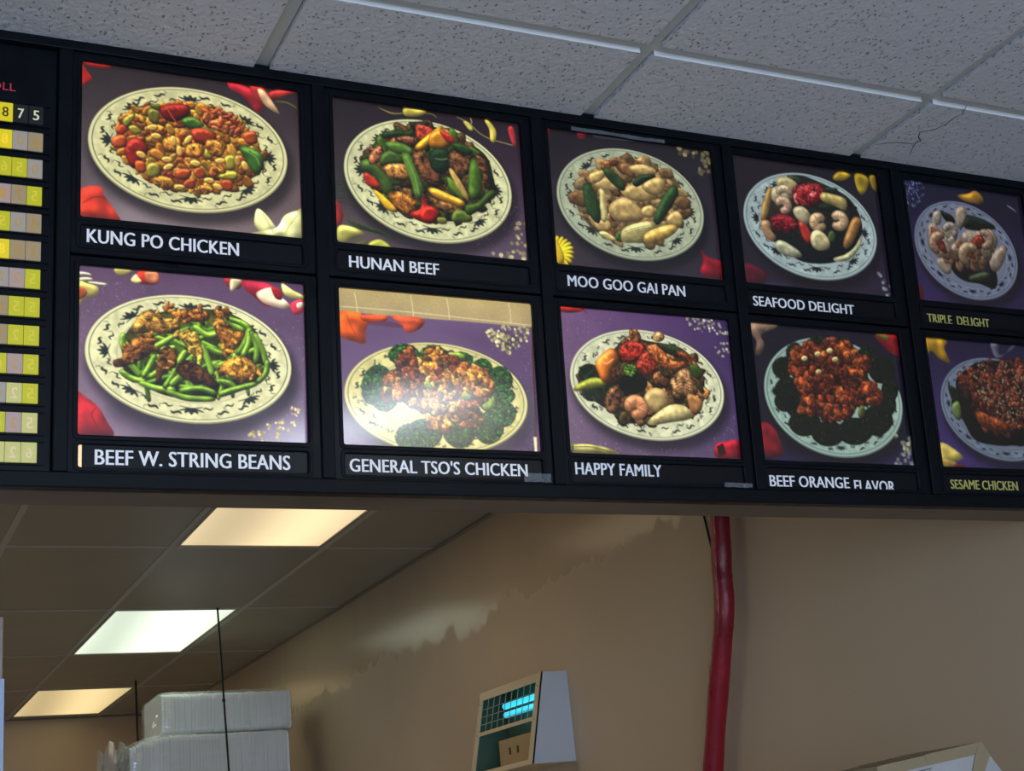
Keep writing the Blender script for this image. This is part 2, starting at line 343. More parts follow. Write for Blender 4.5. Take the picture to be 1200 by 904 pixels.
class Canvas:
    def __init__(s,corners,seed=1,shadow=None):
        y=np.linspace(0,1,CH)[:,None,None];x=np.linspace(0,1,CW)[None,:,None]
        a,b,c,d=[np.array(k,float)/255 for k in corners]   # tl tr br bl
        s.im=(a*(1-x)+b*x)*(1-y)+(d*(1-x)+c*x)*y
        s.rs=np.random.RandomState(seed)
        s.im*=(1+.10*(NS[2.2]-.5)+.10*(NS[70]-.5))[...,None]
    def mask(s,p):
        x0=max(int(p[:,0].min())-2,0);x1=min(int(p[:,0].max())+3,CW);y0=max(int(p[:,1].min())-2,0);y1=min(int(p[:,1].max())+3,CH)
        if x1-x0<2 or y1-y0<2: return None
        X=(np.arange((x1-x0)*2)+.5)/2+x0;Y=(np.arange((y1-y0)*2)+.5)/2+y0
        ins=np.zeros((len(Y),len(X)),bool)
        q=np.roll(p,-1,0)
        for (ax,ay),(bx,by) in zip(p,q):
            if ay==by: continue
            r=(Y>min(ay,by))&(Y<=max(ay,by))
            if not r.any(): continue
            xi=ax+(Y[r]-ay)*(bx-ax)/(by-ay)
            ins[r]^=X[None]>xi[:,None]
        m=ins.reshape(y1-y0,2,x1-x0,2).mean((1,3))
        return m,x0,x1,y0,y1
    def fill(s,p,col,kind='V',al=1.,soft=0):
        r=s.mask(np.asarray(p))
        if r is None: return
        m,x0,x1,y0,y1=r
        if m.sum()<1: return
        s.paint(m,x0,x1,y0,y1,col,kind,al,soft)
    def paint(s,m,x0,x1,y0,y1,col,kind,al=1.,soft=0):
        dome,edge,nc,na,gl=KIND[kind]
        col=np.array(col,float)/255
        if soft:
            P=int(soft*2.2); ex0,ex1,ey0,ey1=max(x0-P,0),min(x1+P,CW),max(y0-P,0),min(y1+P,CH)
            M=np.zeros((ey1-ey0,ex1-ex0));M[y0-ey0:y0-ey0+m.shape[0],x0-ex0:x0-ex0+m.shape[1]]=m
            m=box_blur(box_blur(M,soft),soft);x0,x1,y0,y1=ex0,ex1,ey0,ey1
        sh=np.ones_like(m); spec=0
        ox,oy=s.rs.randint(0,CW-(x1-x0)+1),s.rs.randint(0,CH-(y1-y0)+1)
        nz=NS[nc][oy:oy+y1-y0,ox:ox+x1-x0]
        if dome:
            rr=max(2,.2*math.sqrt(m.sum()))
            B=np.pad(m,int(rr)+1); B=box_blur(box_blur(B,rr),rr*.6)
            gy,gx=np.gradient(B); k=int(rr)+1
            gy=gy[k:-k,k:-k]*rr*2.2;gx=gx[k:-k,k:-k]*rr*2.2;B=B[k:-k,k:-k]
            sh=1+dome*.45*(gx*.5+gy*.9)
            sh*=1-edge*np.clip(1-(B-.35)*2.2,0,1)*.75
            spec=gl*np.clip((gx*.5+gy*.9)*1.6-.35+(NS[7][oy:oy+y1-y0,ox:ox+x1-x0]-.5)*1.1,0,1)*np.clip(B*1.6-.6,0,1)
        if na:
            n2=NS[13 if nc=='m' or nc<13 else 30][oy:oy+y1-y0,ox:ox+x1-x0]
            sh=sh*(1+na*((nz-.5)*.9+(n2-.5)*.6))
        c=np.clip(col[None,None]*sh[...,None],0,1.1)
        # warmer lights, colder darks
        c=c*(1+.0*c)
        if gl: c=c+spec[...,None]*np.array([.75,.72,.6])*.6
        a=(m*al)[...,None]
        s.im[y0:y1,x0:x1]=s.im[y0:y1,x0:x1]*(1-a)+np.clip(c,0,1)*a
    def shape(s,p,col,kind='V',al=1.,soft=0):
        p=np.array(p,float)
        s.fill(p if kind=='R' or (kind in 'FH' and len(p)<=4) else spline(p),col,kind,al,soft)
    def stroke(s,p,w,col,kind='V',taper=.5,al=1.):
        p=spline(p,False,6)
        t=np.gradient(p,axis=0);t/=np.linalg.norm(t,axis=1)[:,None]+1e-9
        n=np.c_[-t[:,1],t[:,0]];u=np.linspace(0,1,len(p))
        ww=(w/2)*(1-taper*(2*np.abs(u-.5))**3)
        ww[0]*=.6;ww[-1]*=.6
        s.fill(np.r_[p+n*ww[:,None],(p-n*ww[:,None])[::-1]],col,kind,al)
    def blob(s,x,y,a,b,ang,col,kind='V',rough=.12):
        t=np.linspace(0,2*math.pi,14,endpoint=False)
        k=1+s.rs.uniform(-rough,rough,14)
        c,d=math.cos(ang),math.sin(ang)
        px=a*np.cos(t)*k;py=b*np.sin(t)*k
        s.fill(np.c_[x+c*px-d*py,y+d*px+c*py],col,kind)
    def scatter(s,reg,cols,n,r,el=1.6,kind='V',rough=.15):
        reg=spline(reg); m,x0,x1,y0,y1=s.mask(reg)
        ys,xs=np.nonzero(m>.5)
        if len(xs)==0: return
        idx=s.rs.randint(0,len(xs),n*3); pts=[]
        for i in idx:
            q=(xs[i]+x0,ys[i]+y0)
            if all((q[0]-a)**2+(q[1]-b)**2>(r*.8)**2 for a,b in pts): pts.append(q)
            if len(pts)>=n: break
        for x,y in pts:
            c=np.array(cols[s.rs.randint(len(cols))])*s.rs.uniform(.7,1.12)
            rr=r*s.rs.uniform(.7,1.2)
            s.blob(x,y,rr*math.sqrt(el),rr/math.sqrt(el),s.rs.uniform(0,3.14),np.clip(c,0,255),kind,rough)
    def plate(s,cx,cy,A,B,rho,col,inner=.70,ink=(35,48,50),style=0,shade=.5,phase=0.):
        def E(k,t,dx=0,dy=0):
            t=np.asarray(t);return np.stack([cx+dx+k*A*np.cos(t),cy+dy+k*B*(rho*np.cos(t)+math.sqrt(1-rho*rho)*np.sin(t))],-1)
        T=np.linspace(0,2*math.pi,90,endpoint=False)
        s.fill(E(1.04,T,A*.04,B*.16),(8,6,12),'F',shade,soft=14)
        s.fill(E(1.0,T,0,B*.02),np.array(col)*.72,'F')
        s.fill(E(.995,T),col,'F')
        s.fill(E(.965,T),np.array(ink)*1.6,'F',.8); s.fill(E(.955,T),col,'F')
        s.fill(E(.955,T),np.array(col)*.93,'H',.5)
        s.fill(E(inner+.012,T),np.array(col)*.80,'F',.8); s.fill(E(inner,T),np.array(col)*.93,'F')
        s.fill(E(inner*.86,T),np.array(col)*1.0,'F',.5,soft=5)
        mid=(inner+.96)/2; th=(.955-inner)
        def at(t,rad,loc): # local (tangent, radial) offset -> point
            k=mid+rad+loc[1]*th; return E(k,t+loc[0]*th/mid)
        nm=8
        for i in range(nm):
            t=phase+i*2*math.pi/nm
            if style==0:
                for a in (-1.1,-.55,0,.55,1.1):   # lotus
                    L=.33-.07*abs(a)
                    tip=(a*.42,-L*.2+.30-.16*abs(a)); base=(a*.10,-.18)
                    m_=((tip[0]+base[0])/2-.10,(tip[1]+base[1])/2); m2=((tip[0]+base[0])/2+.10,(tip[1]+base[1])/2)
                    s.fill(spline([at(t,0,base),at(t,0,m_),at(t,0,tip),at(t,0,m2)]),ink,'F',.9)
                s.stroke([at(t,0,(-.5,-.24)),at(t,0,(0,-.17)),at(t,0,(.5,-.24))],3.,ink,'F',.5,.9)
            else:
                for a in range(5):
                    o=(s.rs.uniform(-.7,.7),s.rs.uniform(-.3,.3)); q=at(t,0,o)
                    s.blob(q[0],q[1],7,4,s.rs.uniform(0,3.14),np.array(ink)*1.3,'F',.3)
                    s.blob(q[0],q[1],4,1.8,s.rs.uniform(0,3.14),np.array(col)*.9,'F',.3)
            for j,(dt,rd) in enumerate(((.22,.2),(.38,-.18),(.55,.2),(.74,-.16))):
                tt=t+dt*2*math.pi/nm; sg=1 if j%2 else -1
                s.stroke([at(tt,0,(-.24,rd-.04*sg)),at(tt,0,(-.08,rd+.08*sg)),at(tt,0,(.08,rd-.03*sg)),at(tt,0,(.2,rd+.06*sg))],7.5 if j%2==0 else 5.,ink,'F',.85,.92)
                if j in (1,2):
                    s.stroke([at(tt,0,(.1,rd)),at(tt,0,(.28,rd+.1)),at(tt,0,(.2,rd+.25))],1.8,ink,'F',.3,.8)
def decode(cv,ops):
    """ops: tuples (code, ...) with coordinates in thousandths of the print's width and height"""
    sx,sy=CW/1000,CH/1000
    def P(f): return [(f[i]*sx,f[i+1]*sy) for i in range(0,len(f),2)]
    for o in ops:
        k=o[0]
        if k=='plate': cv.plate(o[1]*sx,o[2]*sy,o[3]*sx,o[4]*sy,o[5],o[6],**o[7])
        elif k=='scat': cv.scatter(P(o[1]),o[2],o[3],o[4],o[5],o[6])
        elif k=='line': cv.stroke(P(o[3]),o[2],o[1],o[4],o[5])
        elif k=='glow': cv.shape(P(o[2]),o[1],'F',o[3],o[4])
        elif k=='dots':
            cv.scatter(P(o[1]),o[2],o[3],o[4],1.1,'F')
        else: cv.shape(P(o[2]),o[1],k)

PRINTS={
'kung_po':([(62,50,56),(58,45,55),(150,130,132),(140,125,135)],11,[
('glow',(165,150,158),[172,859,397,965,707,1000,775,1022,163,1045,152,955],0.8,30),
('plate',486,479,449,399,-0.01,(230,226,176),{}),
('P',(190,45,35),[3,-3,61,-19,134,-5,126,24,72,37,30,24]),
('P',(190,40,32),[3,18,35,67,52,112,20,153,1,167]),
('P',(215,70,45),[-5,826,88,780,109,838,162,938,168,998,-4,1000]),
('line',(150,40,25),3.1,[16,899,67,852,120,852],'F',0.5),
('P',(190,45,60),[660,-2,718,6,788,42,822,136,798,182,763,131,718,73,672,49]),
('P',(200,60,60),[765,-12,835,16,869,93,845,131,787,92]),
('P',(225,190,150),[800,23,835,33,892,139,901,170,857,146,822,102]),
('P',(190,60,55),[859,28,954,-9,990,1,942,36,870,76]),
('line',(150,140,70),5.5,[881,91,941,87,994,119],'V',0.2),
('P',(232,232,170),[789,816,823,840,868,914,879,944,821,976,778,934,775,871]),
('P',(240,240,178),[880,920,916,842,975,801,999,801,995,992,902,989,753,986,822,952]),
('line',(190,190,120),2.4,[812,842,845,917,862,963],'F',0.5),
('line',(190,190,120),2.4,[986,816,938,904,914,971],'F',0.5),
('T',(120,70,25),[150,489,186,356,256,250,355,208,455,191,567,177,647,223,732,294,789,374,823,483,790,586,728,665,642,720,530,754,431,749,322,719,257,659,203,621,160,550]),
('scat',[150,489,186,356,256,250,355,208,455,191,567,177,647,223,732,294,789,374,823,483,790,586,728,665,642,720,530,754,431,749,322,719,257,659,203,621,160,550],[(190,125,40),(170,105,32),(205,150,55),(155,78,26),(185,142,45),(165,105,28)],340,18.1,1.7,'N'),
('scat',[150,489,186,356,256,250,355,208,455,191,567,177,647,223,732,294,789,374,823,483,790,586,728,665,642,720,530,754,431,749,322,719,257,659,203,621,160,550],[(175,60,28),(190,100,38)],22,15.7,1.3,'N'),
('M',(165,70,35),[539,248,573,201,647,223,704,274,720,337,657,352,589,329,550,303]),
('scat',[545,223,624,207,704,258,715,338,600,327],[(170,80,40),(190,110,60)],40,11.8,2.2,'N'),
('N',(130,125,50),[300,251,346,261,339,346,300,322]),
('N',(160,150,55),[186,348,226,297,241,314,203,388]),
('N',(165,160,50),[211,391,237,370,270,407,242,428]),
('N',(90,110,40),[305,221,349,215,353,252,322,250]),
('N',(135,24,20),[346,232,410,197,479,196,481,255,421,315,368,305]),
('line',(210,110,60),3.1,[377,223,404,282,421,312],'F',0.4),
('N',(75,115,45),[443,304,494,265,544,305,538,330,488,351]),
('N',(60,95,35),[533,323,578,331,600,367,566,382]),
('N',(180,62,32),[488,351,555,332,607,382,568,438,510,428,493,395]),
('N',(160,38,24),[194,516,237,445,300,497,291,543,238,643,210,607]),
('line',(110,30,15),3.1,[214,525,251,534,289,512],'F',0.4),
('N',(70,115,40),[702,422,780,425,826,486,799,598,760,562,731,486]),
('line',(130,165,80),4.7,[719,439,782,474,804,535],'F',0.5),
('N',(165,155,55),[644,501,690,490,684,580,639,582]),
('N',(165,155,55),[609,632,666,591,702,601,691,645,634,654]),
('N',(165,155,55),[289,625,316,594,350,612,343,676,300,693]),
('N',(165,155,55),[411,720,458,721,458,762,420,758]),
('N',(165,155,55),[554,465,588,462,582,524,549,517]),
('N',(180,82,34),[420,624,489,612,475,674,420,679]),
('N',(180,82,34),[622,662,672,654,672,714,638,724]),
('N',(180,82,34),[495,623,527,590,555,635,522,666]),
('N',(180,82,34),[462,688,508,665,499,733,453,725]),
('N',(180,82,34),[141,467,197,441,201,512,150,528]),
('N',(180,82,34),[241,599,284,600,284,662,248,661]),
('N',(180,82,34),[726,336,784,309,795,381,748,398]),
('M',(190,130,50),[463,462,532,436,550,482,520,529,471,528]),
('M',(190,130,50),[555,419,600,398,645,441,622,505,571,494]),
('M',(190,130,50),[363,438,421,408,449,459,409,510,370,489]),
('M',(190,130,50),[316,696,365,673,415,696,398,746,333,741]),
('M',(190,130,50),[499,730,553,698,593,723,552,763,508,754]),
('M',(190,130,50),[644,522,599,538,587,604,643,611]),
('M',(190,130,50),[305,349,366,354,360,390,311,396]),
('M',(190,130,50),[453,543,509,537,531,581,475,607]),
('N',(210,165,80),[407,569,398,583,379,588,363,580,357,565,366,551,384,546,401,554]),
('N',(210,165,80),[493,391,496,408,487,434,472,453,460,454,457,436,465,411,480,392]),
('N',(210,165,80),[411,597,407,615,392,632,374,638,364,630,367,612,382,595,401,589]),
('N',(210,165,80),[595,673,586,687,567,692,550,684,544,669,554,655,572,650,589,658]),
('N',(210,165,80),[462,731,454,747,436,756,418,753,411,739,418,724,436,715,454,718]),
('N',(210,165,80),[631,719,619,729,601,724,588,708,586,690,598,681,616,685,630,702]),
('N',(210,165,80),[414,478,403,472,395,449,397,422,405,407,417,413,424,436,423,463]),
('N',(210,165,80),[358,426,349,440,330,445,314,438,308,422,317,408,335,403,352,411]),
('N',(210,165,80),[289,569,278,579,261,574,248,558,246,541,257,531,275,536,288,552]),
('N',(210,165,80),[647,529,640,546,621,555,603,552,595,538,603,522,621,513,640,516]),
('N',(210,165,80),[705,556,694,550,686,526,688,499,697,484,708,490,716,514,714,541]),
('N',(210,165,80),[748,577,735,577,722,560,717,535,722,517,735,516,748,534,753,559]),
('N',(210,165,80),[342,367,334,383,316,392,299,389,291,376,299,360,316,351,334,353]),
('N',(210,165,80),[534,574,524,588,505,590,489,580,484,564,494,551,513,548,529,558]),
('N',(210,165,80),[441,537,430,531,423,508,424,481,433,466,444,472,451,495,450,522])]),
'string_beans':([(120,90,125),(112,84,122),(150,130,165),(165,145,165)],12,[
('dots',[22,134,290,104,200,241,57,381,26,570],[(170,150,175),(150,125,160),(190,175,195)],160,1.3),
('dots',[842,273,991,225,976,978,713,976,871,760],[(190,170,150),(170,145,170)],140,1.6),
('glow',(60,45,75),[147,807,369,931,655,932,907,757,934,610,713,976,369,993,148,883],0.5,22),
('glow',(175,170,200),[785,893,979,818,976,994,784,988],0.5,20),
('plate',482,510,448,378,0.048,(246,243,196),{'shade':0.45}),
('P',(240,235,190),[0,42,44,44,60,58,33,57,0,61]),
('P',(240,235,190),[0,81,44,71,66,81,33,93,0,102]),
('P',(240,225,130),[0,105,44,108,88,127,78,175,34,196,2,246]),
('P',(215,110,60),[1,133,33,141,42,171,12,206,1,199]),
('line',(235,230,180),8.1,[44,100,88,103,122,104],'P',0.6),
('P',(225,210,130),[155,4,194,-4,231,7,213,35,177,44,157,29]),
('P',(200,60,40),[256,11,336,4,342,65,307,85,256,75]),
('P',(235,215,150),[224,66,245,28,256,46,270,70,245,83]),
('P',(235,150,110),[284,11,338,7,338,66,296,71]),
('P',(200,70,80),[629,7,676,7,712,22,700,65,652,62]),
('P',(235,220,180),[664,8,712,14,676,76,658,78]),
('P',(205,50,80),[712,14,773,12,846,24,894,85,881,137,820,160,772,115,724,63]),
('P',(240,215,190),[778,81,846,40,882,86,930,140,918,166,844,157,796,129]),
('P',(190,45,50),[846,37,889,52,894,110,863,105]),
('P',(235,225,150),[896,9,945,46,991,74,991,100,931,98,901,68]),
('P',(215,60,90),[933,131,991,100,989,175,960,198,942,189]),
('P',(240,220,200),[962,131,990,117,990,150,967,161]),
('P',(190,40,50),[-2,753,39,768,93,825,126,899,152,989,-4,997]),
('line',(140,25,35),3.2,[82,826,66,873,94,947],'F',0.5),
('dots',[737,911,906,838,941,884,903,966,748,990],[(240,225,160),(225,205,130)],34,4.8),
('dots',[919,757,968,770,961,819,930,820],[(240,225,160)],10,4.0),
('T',(70,75,20),[206,383,279,289,393,229,532,206,650,219,763,306,813,457,814,554,759,647,645,719,529,758,369,738,257,668,196,603,190,510]),
('line',(120,160,45),16.7,[303,511,377,518,442,528],'N',0.4),
('line',(80,120,30),16.8,[526,289,524,369,529,441],'N',0.4),
('line',(120,160,45),15.2,[693,430,681,495,681,539],'N',0.4),
('line',(80,120,30),17.2,[500,487,488,591,475,671],'N',0.4),
('line',(80,120,30),17.5,[267,459,326,451,377,448],'N',0.4),
('line',(140,175,60),17.0,[661,446,674,515,678,567],'N',0.4),
('line',(120,160,45),17.2,[680,487,746,548,819,592],'N',0.4),
('line',(120,160,45),15.4,[469,351,534,412,609,453],'N',0.4),
('line',(120,160,45),15.6,[214,536,268,484,320,429],'N',0.4),
('line',(120,160,45),16.6,[683,425,710,376,749,341],'N',0.4),
('line',(140,175,60),15.5,[401,609,452,548,511,468],'N',0.4),
('line',(120,160,45),16.7,[383,598,445,642,498,688],'N',0.4),
('line',(140,175,60),16.4,[387,620,461,580,548,542],'N',0.4),
('line',(140,175,60),16.0,[546,240,545,291,539,349],'N',0.4),
('line',(140,175,60),14.9,[552,639,604,580,658,515],'N',0.4),
('line',(140,175,60),17.5,[345,469,408,453,481,420],'N',0.4),
('line',(140,175,60),14.9,[665,551,736,544,815,539],'N',0.4),
('line',(80,120,30),17.6,[525,356,608,311,681,288],'N',0.4),
('line',(120,160,45),16.3,[601,285,620,375,647,448],'N',0.4),
('line',(140,175,60),16.6,[611,312,672,349,736,385],'N',0.4),
('line',(120,160,45),18.2,[659,389,674,449,697,535],'N',0.4),
('line',(95,140,35),13.9,[713,533,723,632,735,718],'N',0.4),
('line',(140,175,60),14.3,[651,579,622,654,598,752],'N',0.4),
('line',(120,160,45),13.8,[604,442,657,474,704,524],'N',0.4),
('line',(120,160,45),15.4,[390,474,400,573,415,654],'N',0.4),
('line',(120,160,45),14.6,[432,647,493,615,548,561],'N',0.4),
('line',(120,160,45),17.4,[574,594,651,611,735,623],'N',0.4),
('line',(95,140,35),13.9,[444,268,507,310,581,353],'N',0.4),
('line',(120,160,45),15.4,[269,537,275,596,277,650],'N',0.4),
('line',(80,120,30),17.6,[380,426,434,362,487,321],'N',0.4),
('line',(80,120,30),14.0,[485,500,483,559,478,605],'N',0.4),
('line',(140,175,60),17.1,[375,724,405,675,445,628],'N',0.4),
('line',(140,175,60),14.3,[448,557,466,656,480,732],'N',0.4),
('line',(140,175,60),16.5,[607,567,612,624,626,675],'N',0.4),
('line',(120,160,45),16.9,[235,327,258,380,284,416],'N',0.4),
('line',(140,175,60),16.5,[373,686,426,625,473,587],'N',0.4),
('line',(120,160,45),16.4,[602,411,640,476,670,558],'N',0.4),
('line',(80,120,30),14.9,[286,624,295,714,303,782],'N',0.4),
('line',(95,140,35),15.7,[454,721,529,676,604,626],'N',0.4),
('line',(95,140,35),14.2,[632,571,718,558,799,525],'N',0.4),
('line',(95,140,35),14.4,[489,411,510,479,531,524],'N',0.4),
('line',(140,175,60),18.0,[688,401,676,486,669,582],'N',0.4),
('line',(95,140,35),15.7,[634,289,658,362,677,425],'N',0.4),
('line',(120,160,45),17.9,[360,483,355,541,353,587],'N',0.4),
('line',(120,160,45),18.4,[665,503,739,451,805,413],'N',0.4),
('line',(140,175,60),14.5,[275,384,344,401,423,434],'N',0.4),
('line',(120,160,45),15.4,[228,668,302,630,375,582],'N',0.4),
('line',(80,120,30),15.6,[207,453,261,437,313,440],'N',0.4),
('line',(120,160,45),16.3,[328,513,392,570,453,619],'N',0.4),
('line',(140,175,60),14.2,[445,383,442,472,428,570],'N',0.4),
('line',(140,175,60),17.0,[532,445,535,490,537,552],'N',0.4),
('line',(120,160,45),14.2,[518,490,575,548,630,585],'N',0.4),
('line',(80,120,30),15.2,[523,570,570,534,625,520],'N',0.4),
('line',(140,175,60),15.0,[620,517,604,575,598,651],'N',0.4),
('line',(80,120,30),15.9,[487,310,495,389,496,490],'N',0.4),
('line',(120,160,45),14.6,[427,680,496,686,572,696],'N',0.4),
('line',(80,120,30),17.6,[624,549,623,599,621,665],'N',0.4),
('line',(80,120,30),18.0,[271,686,348,646,417,612],'N',0.4),
('line',(140,175,60),18.1,[558,444,530,510,498,599],'N',0.4),
('line',(95,140,35),16.3,[300,534,349,549,398,580],'N',0.4),
('line',(140,175,60),18.4,[523,232,522,294,512,376],'N',0.4),
('line',(120,160,45),16.1,[593,548,642,525,704,508],'N',0.4),
('line',(120,160,45),17.2,[380,362,420,432,454,511],'N',0.4),
('line',(80,120,30),15.3,[645,568,658,649,664,735],'N',0.4),
('line',(80,120,30),14.7,[625,566,675,547,725,553],'N',0.4),
('line',(140,175,60),15.5,[433,577,479,570,528,561],'N',0.4),
('line',(95,140,35),17.9,[482,426,551,367,620,326],'N',0.4),
('line',(95,140,35),15.9,[271,488,264,553,264,600],'N',0.4),
('line',(120,160,45),15.6,[402,404,448,435,506,441],'N',0.4),
('line',(140,175,60),18.1,[305,392,364,350,422,291],'N',0.4),
('line',(140,180,60),19.4,[184,401,207,461,234,443],'N',0.35),
('line',(140,180,60),19.4,[195,384,190,447,201,493],'N',0.35),
('line',(140,180,60),19.4,[296,485,358,432,416,379],'N',0.35),
('line',(140,180,60),19.4,[491,311,555,366,602,346],'N',0.35),
('line',(140,180,60),19.4,[603,224,673,290,721,326],'N',0.35),
('line',(125,165,50),19.4,[638,253,709,278,751,315],'N',0.35),
('line',(110,150,45),19.4,[683,476,720,400,745,291],'N',0.35),
('line',(140,180,60),19.4,[707,482,738,398,743,299],'N',0.35),
('line',(125,165,50),19.4,[745,316,774,411,766,525],'N',0.35),
('line',(140,180,60),19.4,[763,330,803,441,814,521],'N',0.35),
('line',(110,150,45),19.4,[543,432,601,467,648,474],'N',0.35),
('line',(140,180,60),19.4,[525,417,554,511,576,613],'N',0.35),
('line',(140,180,60),19.4,[577,525,600,555,600,571],'N',0.35),
('line',(125,165,50),19.4,[179,604,224,647,291,666],'N',0.35),
('line',(125,165,50),19.4,[212,555,246,599,268,636],'N',0.35),
('line',(110,150,45),19.4,[274,643,302,579,330,498],'N',0.35),
('line',(140,180,60),19.4,[257,668,336,701,415,703],'N',0.35),
('line',(125,165,50),19.4,[369,707,460,747,587,747],'N',0.35),
('line',(110,150,45),19.4,[426,710,518,688,593,715],'N',0.35),
('line',(110,150,45),19.4,[364,699,404,618,421,553],'N',0.35),
('line',(125,165,50),19.4,[421,553,444,504,461,463],'N',0.35),
('line',(125,165,50),19.4,[588,636,646,647,681,677],'N',0.35),
('line',(125,165,50),19.4,[599,722,646,695,777,638],'N',0.35),
('line',(110,150,45),19.4,[771,638,814,570,821,488],'N',0.35),
('line',(125,165,50),19.4,[392,682,415,648,432,624],'N',0.35),
('line',(125,165,50),19.4,[302,641,336,607,370,573],'N',0.35),
('line',(125,165,50),19.4,[509,266,532,288,555,310],'N',0.35),
('M',(190,140,60),[223,381,256,275,313,237,370,280,427,282,433,337,393,373,313,373,257,386]),
('M',(175,110,45),[399,269,416,227,509,206,562,228,555,277,485,292,416,291]),
('M',(140,90,35),[190,479,257,394,319,388,324,451,291,517,224,569,163,590,152,552,190,525]),
('M',(200,160,65),[421,363,485,341,520,385,536,512,507,515,461,439,433,393]),
('M',(170,115,40),[579,267,626,262,661,324,721,334,708,384,660,470,624,489,613,409,590,347]),
('M',(90,55,25),[427,553,484,524,542,575,599,651,587,683,506,657,449,630,426,600]),
('M',(190,135,50),[600,555,659,494,719,481,766,525,801,571,753,623,693,644,647,599,605,610]),
('M',(135,90,35),[336,545,358,464,393,453,421,490,415,570,370,589,352,653,330,670]),
('M',(170,110,40),[597,208,639,204,650,235,614,255]),
('M',(150,95,40),[370,215,399,196,405,228,376,247]),
('scat',[223,381,256,275,313,237,370,280,427,282,433,337,393,373,313,373,257,386],[(190,140,60),(133,98,42),(237,175,75)],9,10.5,2.2,'M'),
('scat',[399,269,416,227,509,206,562,228,555,277,485,292,416,291],[(175,110,45),(122,77,31),(218,137,56)],9,10.5,2.2,'M'),
('scat',[190,479,257,394,319,388,324,451,291,517,224,569,163,590,152,552,190,525],[(140,90,35),(98,62,24),(175,112,43)],9,10.5,2.2,'M'),
('scat',[421,363,485,341,520,385,536,512,507,515,461,439,433,393],[(200,160,65),(140,112,45),(250,200,81)],9,10.5,2.2,'M'),
('scat',[579,267,626,262,661,324,721,334,708,384,660,470,624,489,613,409,590,347],[(170,115,40),(118,80,28),(212,143,50)],9,10.5,2.2,'M'),
('scat',[427,553,484,524,542,575,599,651,587,683,506,657,449,630,426,600],[(90,55,25),(62,38,17),(112,68,31)],9,10.5,2.2,'M'),
('scat',[600,555,659,494,719,481,766,525,801,571,753,623,693,644,647,599,605,610],[(190,135,50),(133,94,35),(237,168,62)],9,10.5,2.2,'M'),
('scat',[336,545,358,464,393,453,421,490,415,570,370,589,352,653,330,670],[(135,90,35),(94,62,24),(168,112,43)],9,10.5,2.2,'M'),
('scat',[597,208,639,204,650,235,614,255],[(170,110,40),(118,77,28),(212,137,50)],9,10.5,2.2,'M'),
('scat',[370,215,399,196,405,228,376,247],[(150,95,40),(105,66,28),(187,118,50)],9,10.5,2.2,'M')]),
'hunan_beef':([(48,38,48),(52,34,52),(118,95,125),(100,90,92)],13,[
('glow',(120,105,105),[20,766,158,841,249,988,14,1019],0.6,25),
('plate',495,494,436,418,0.05,(226,226,182),{}),
('line',(170,160,90),4.4,[242,29,314,57,376,45],'P',0.4),
('P',(190,175,80),[377,11,452,-4,495,14,450,53,382,61]),
('line',(150,145,80),3.5,[489,23,526,24,551,45],'P',0.4),
('line',(185,175,110),4.4,[653,17,716,48,777,113,841,145,958,167],'P',0.3),
('P',(200,190,100),[690,44,722,47,740,95,720,98]),
('line',(190,185,110),3.5,[730,11,736,36,731,62],'P',0.3),
('P',(205,190,90),[808,13,834,17,867,80,856,159,834,155,831,78]),
('P',(190,60,60),[934,50,964,36,974,164,952,151]),
('line',(50,75,45),4.4,[8,561,37,573,67,544],'P',0.8),
('line',(50,75,45),4.4,[11,587,36,595,66,571],'P',0.8),
('line',(50,75,45),4.4,[13,612,35,618,65,599],'P',0.8),
('line',(50,75,45),4.4,[16,637,35,640,64,626],'P',0.8),
('line',(50,75,45),4.4,[19,662,34,663,64,653],'P',0.8),
('line',(50,75,45),4.4,[22,687,34,685,63,680],'P',0.8),
('line',(50,75,45),4.4,[25,712,33,707,62,708],'P',0.8),
('P',(160,50,50),[3,714,33,725,48,810,29,868,1,880]),
('line',(60,85,40),8.0,[65,823,111,864,181,886],'P',0.8),
('line',(60,85,40),8.0,[91,834,132,868,204,892],'P',0.8),
('line',(60,85,40),8.0,[116,844,153,871,228,899],'P',0.8),
('line',(60,85,40),8.0,[142,855,174,874,251,905],'P',0.8),
('line',(60,85,40),8.0,[167,866,195,878,275,911],'P',0.8),
('line',(60,85,40),8.0,[193,876,216,881,299,918],'P',0.8),
('P',(205,200,110),[17,893,41,866,99,874,147,907,97,945,50,975,15,964]),
('P',(200,200,90),[172,966,226,935,279,976,272,993,177,1001]),
('line',(120,130,50),7.1,[15,988,96,985,167,951],'P',0.5),
('dots',[790,949,893,936,929,731,1001,721,991,981,814,987],[(200,195,150),(180,170,130)],26,7.1),
('dots',[717,893,825,746,911,566,1007,619,988,973,789,982],[(150,120,155),(130,105,135)],160,1.4),
('T',(60,60,22),[152,441,197,319,273,206,411,122,548,113,697,179,809,278,840,443,848,542,740,659,673,735,547,770,400,758,305,724,212,625,161,536]),
('scat',[170,438,215,315,297,218,422,137,547,130,684,199,795,298,827,445,828,545,727,661,548,753,401,734,306,700,225,607],[(110,70,40),(140,90,50),(90,60,35),(120,90,40)],90,30.1,1.6,'M'),
('scat',[170,438,215,315,297,218,422,137,547,130,684,199,795,298,827,445,828,545,727,661,548,753,401,734,306,700,225,607],[(60,85,30),(80,110,40),(50,65,30)],60,23.0,2,'V'),
('V',(45,65,30),[261,200,335,170,397,167,430,110,499,89,434,160,420,213,346,218,266,244]),
('V',(30,45,25),[405,107,499,80,498,123,434,168]),
('M',(185,70,50),[436,118,498,114,535,133,482,218,444,216]),
('N',(215,155,30),[423,287,457,223,568,98,570,138,506,230,466,291]),
('N',(190,130,30),[509,163,573,126,609,178,593,249,505,264]),
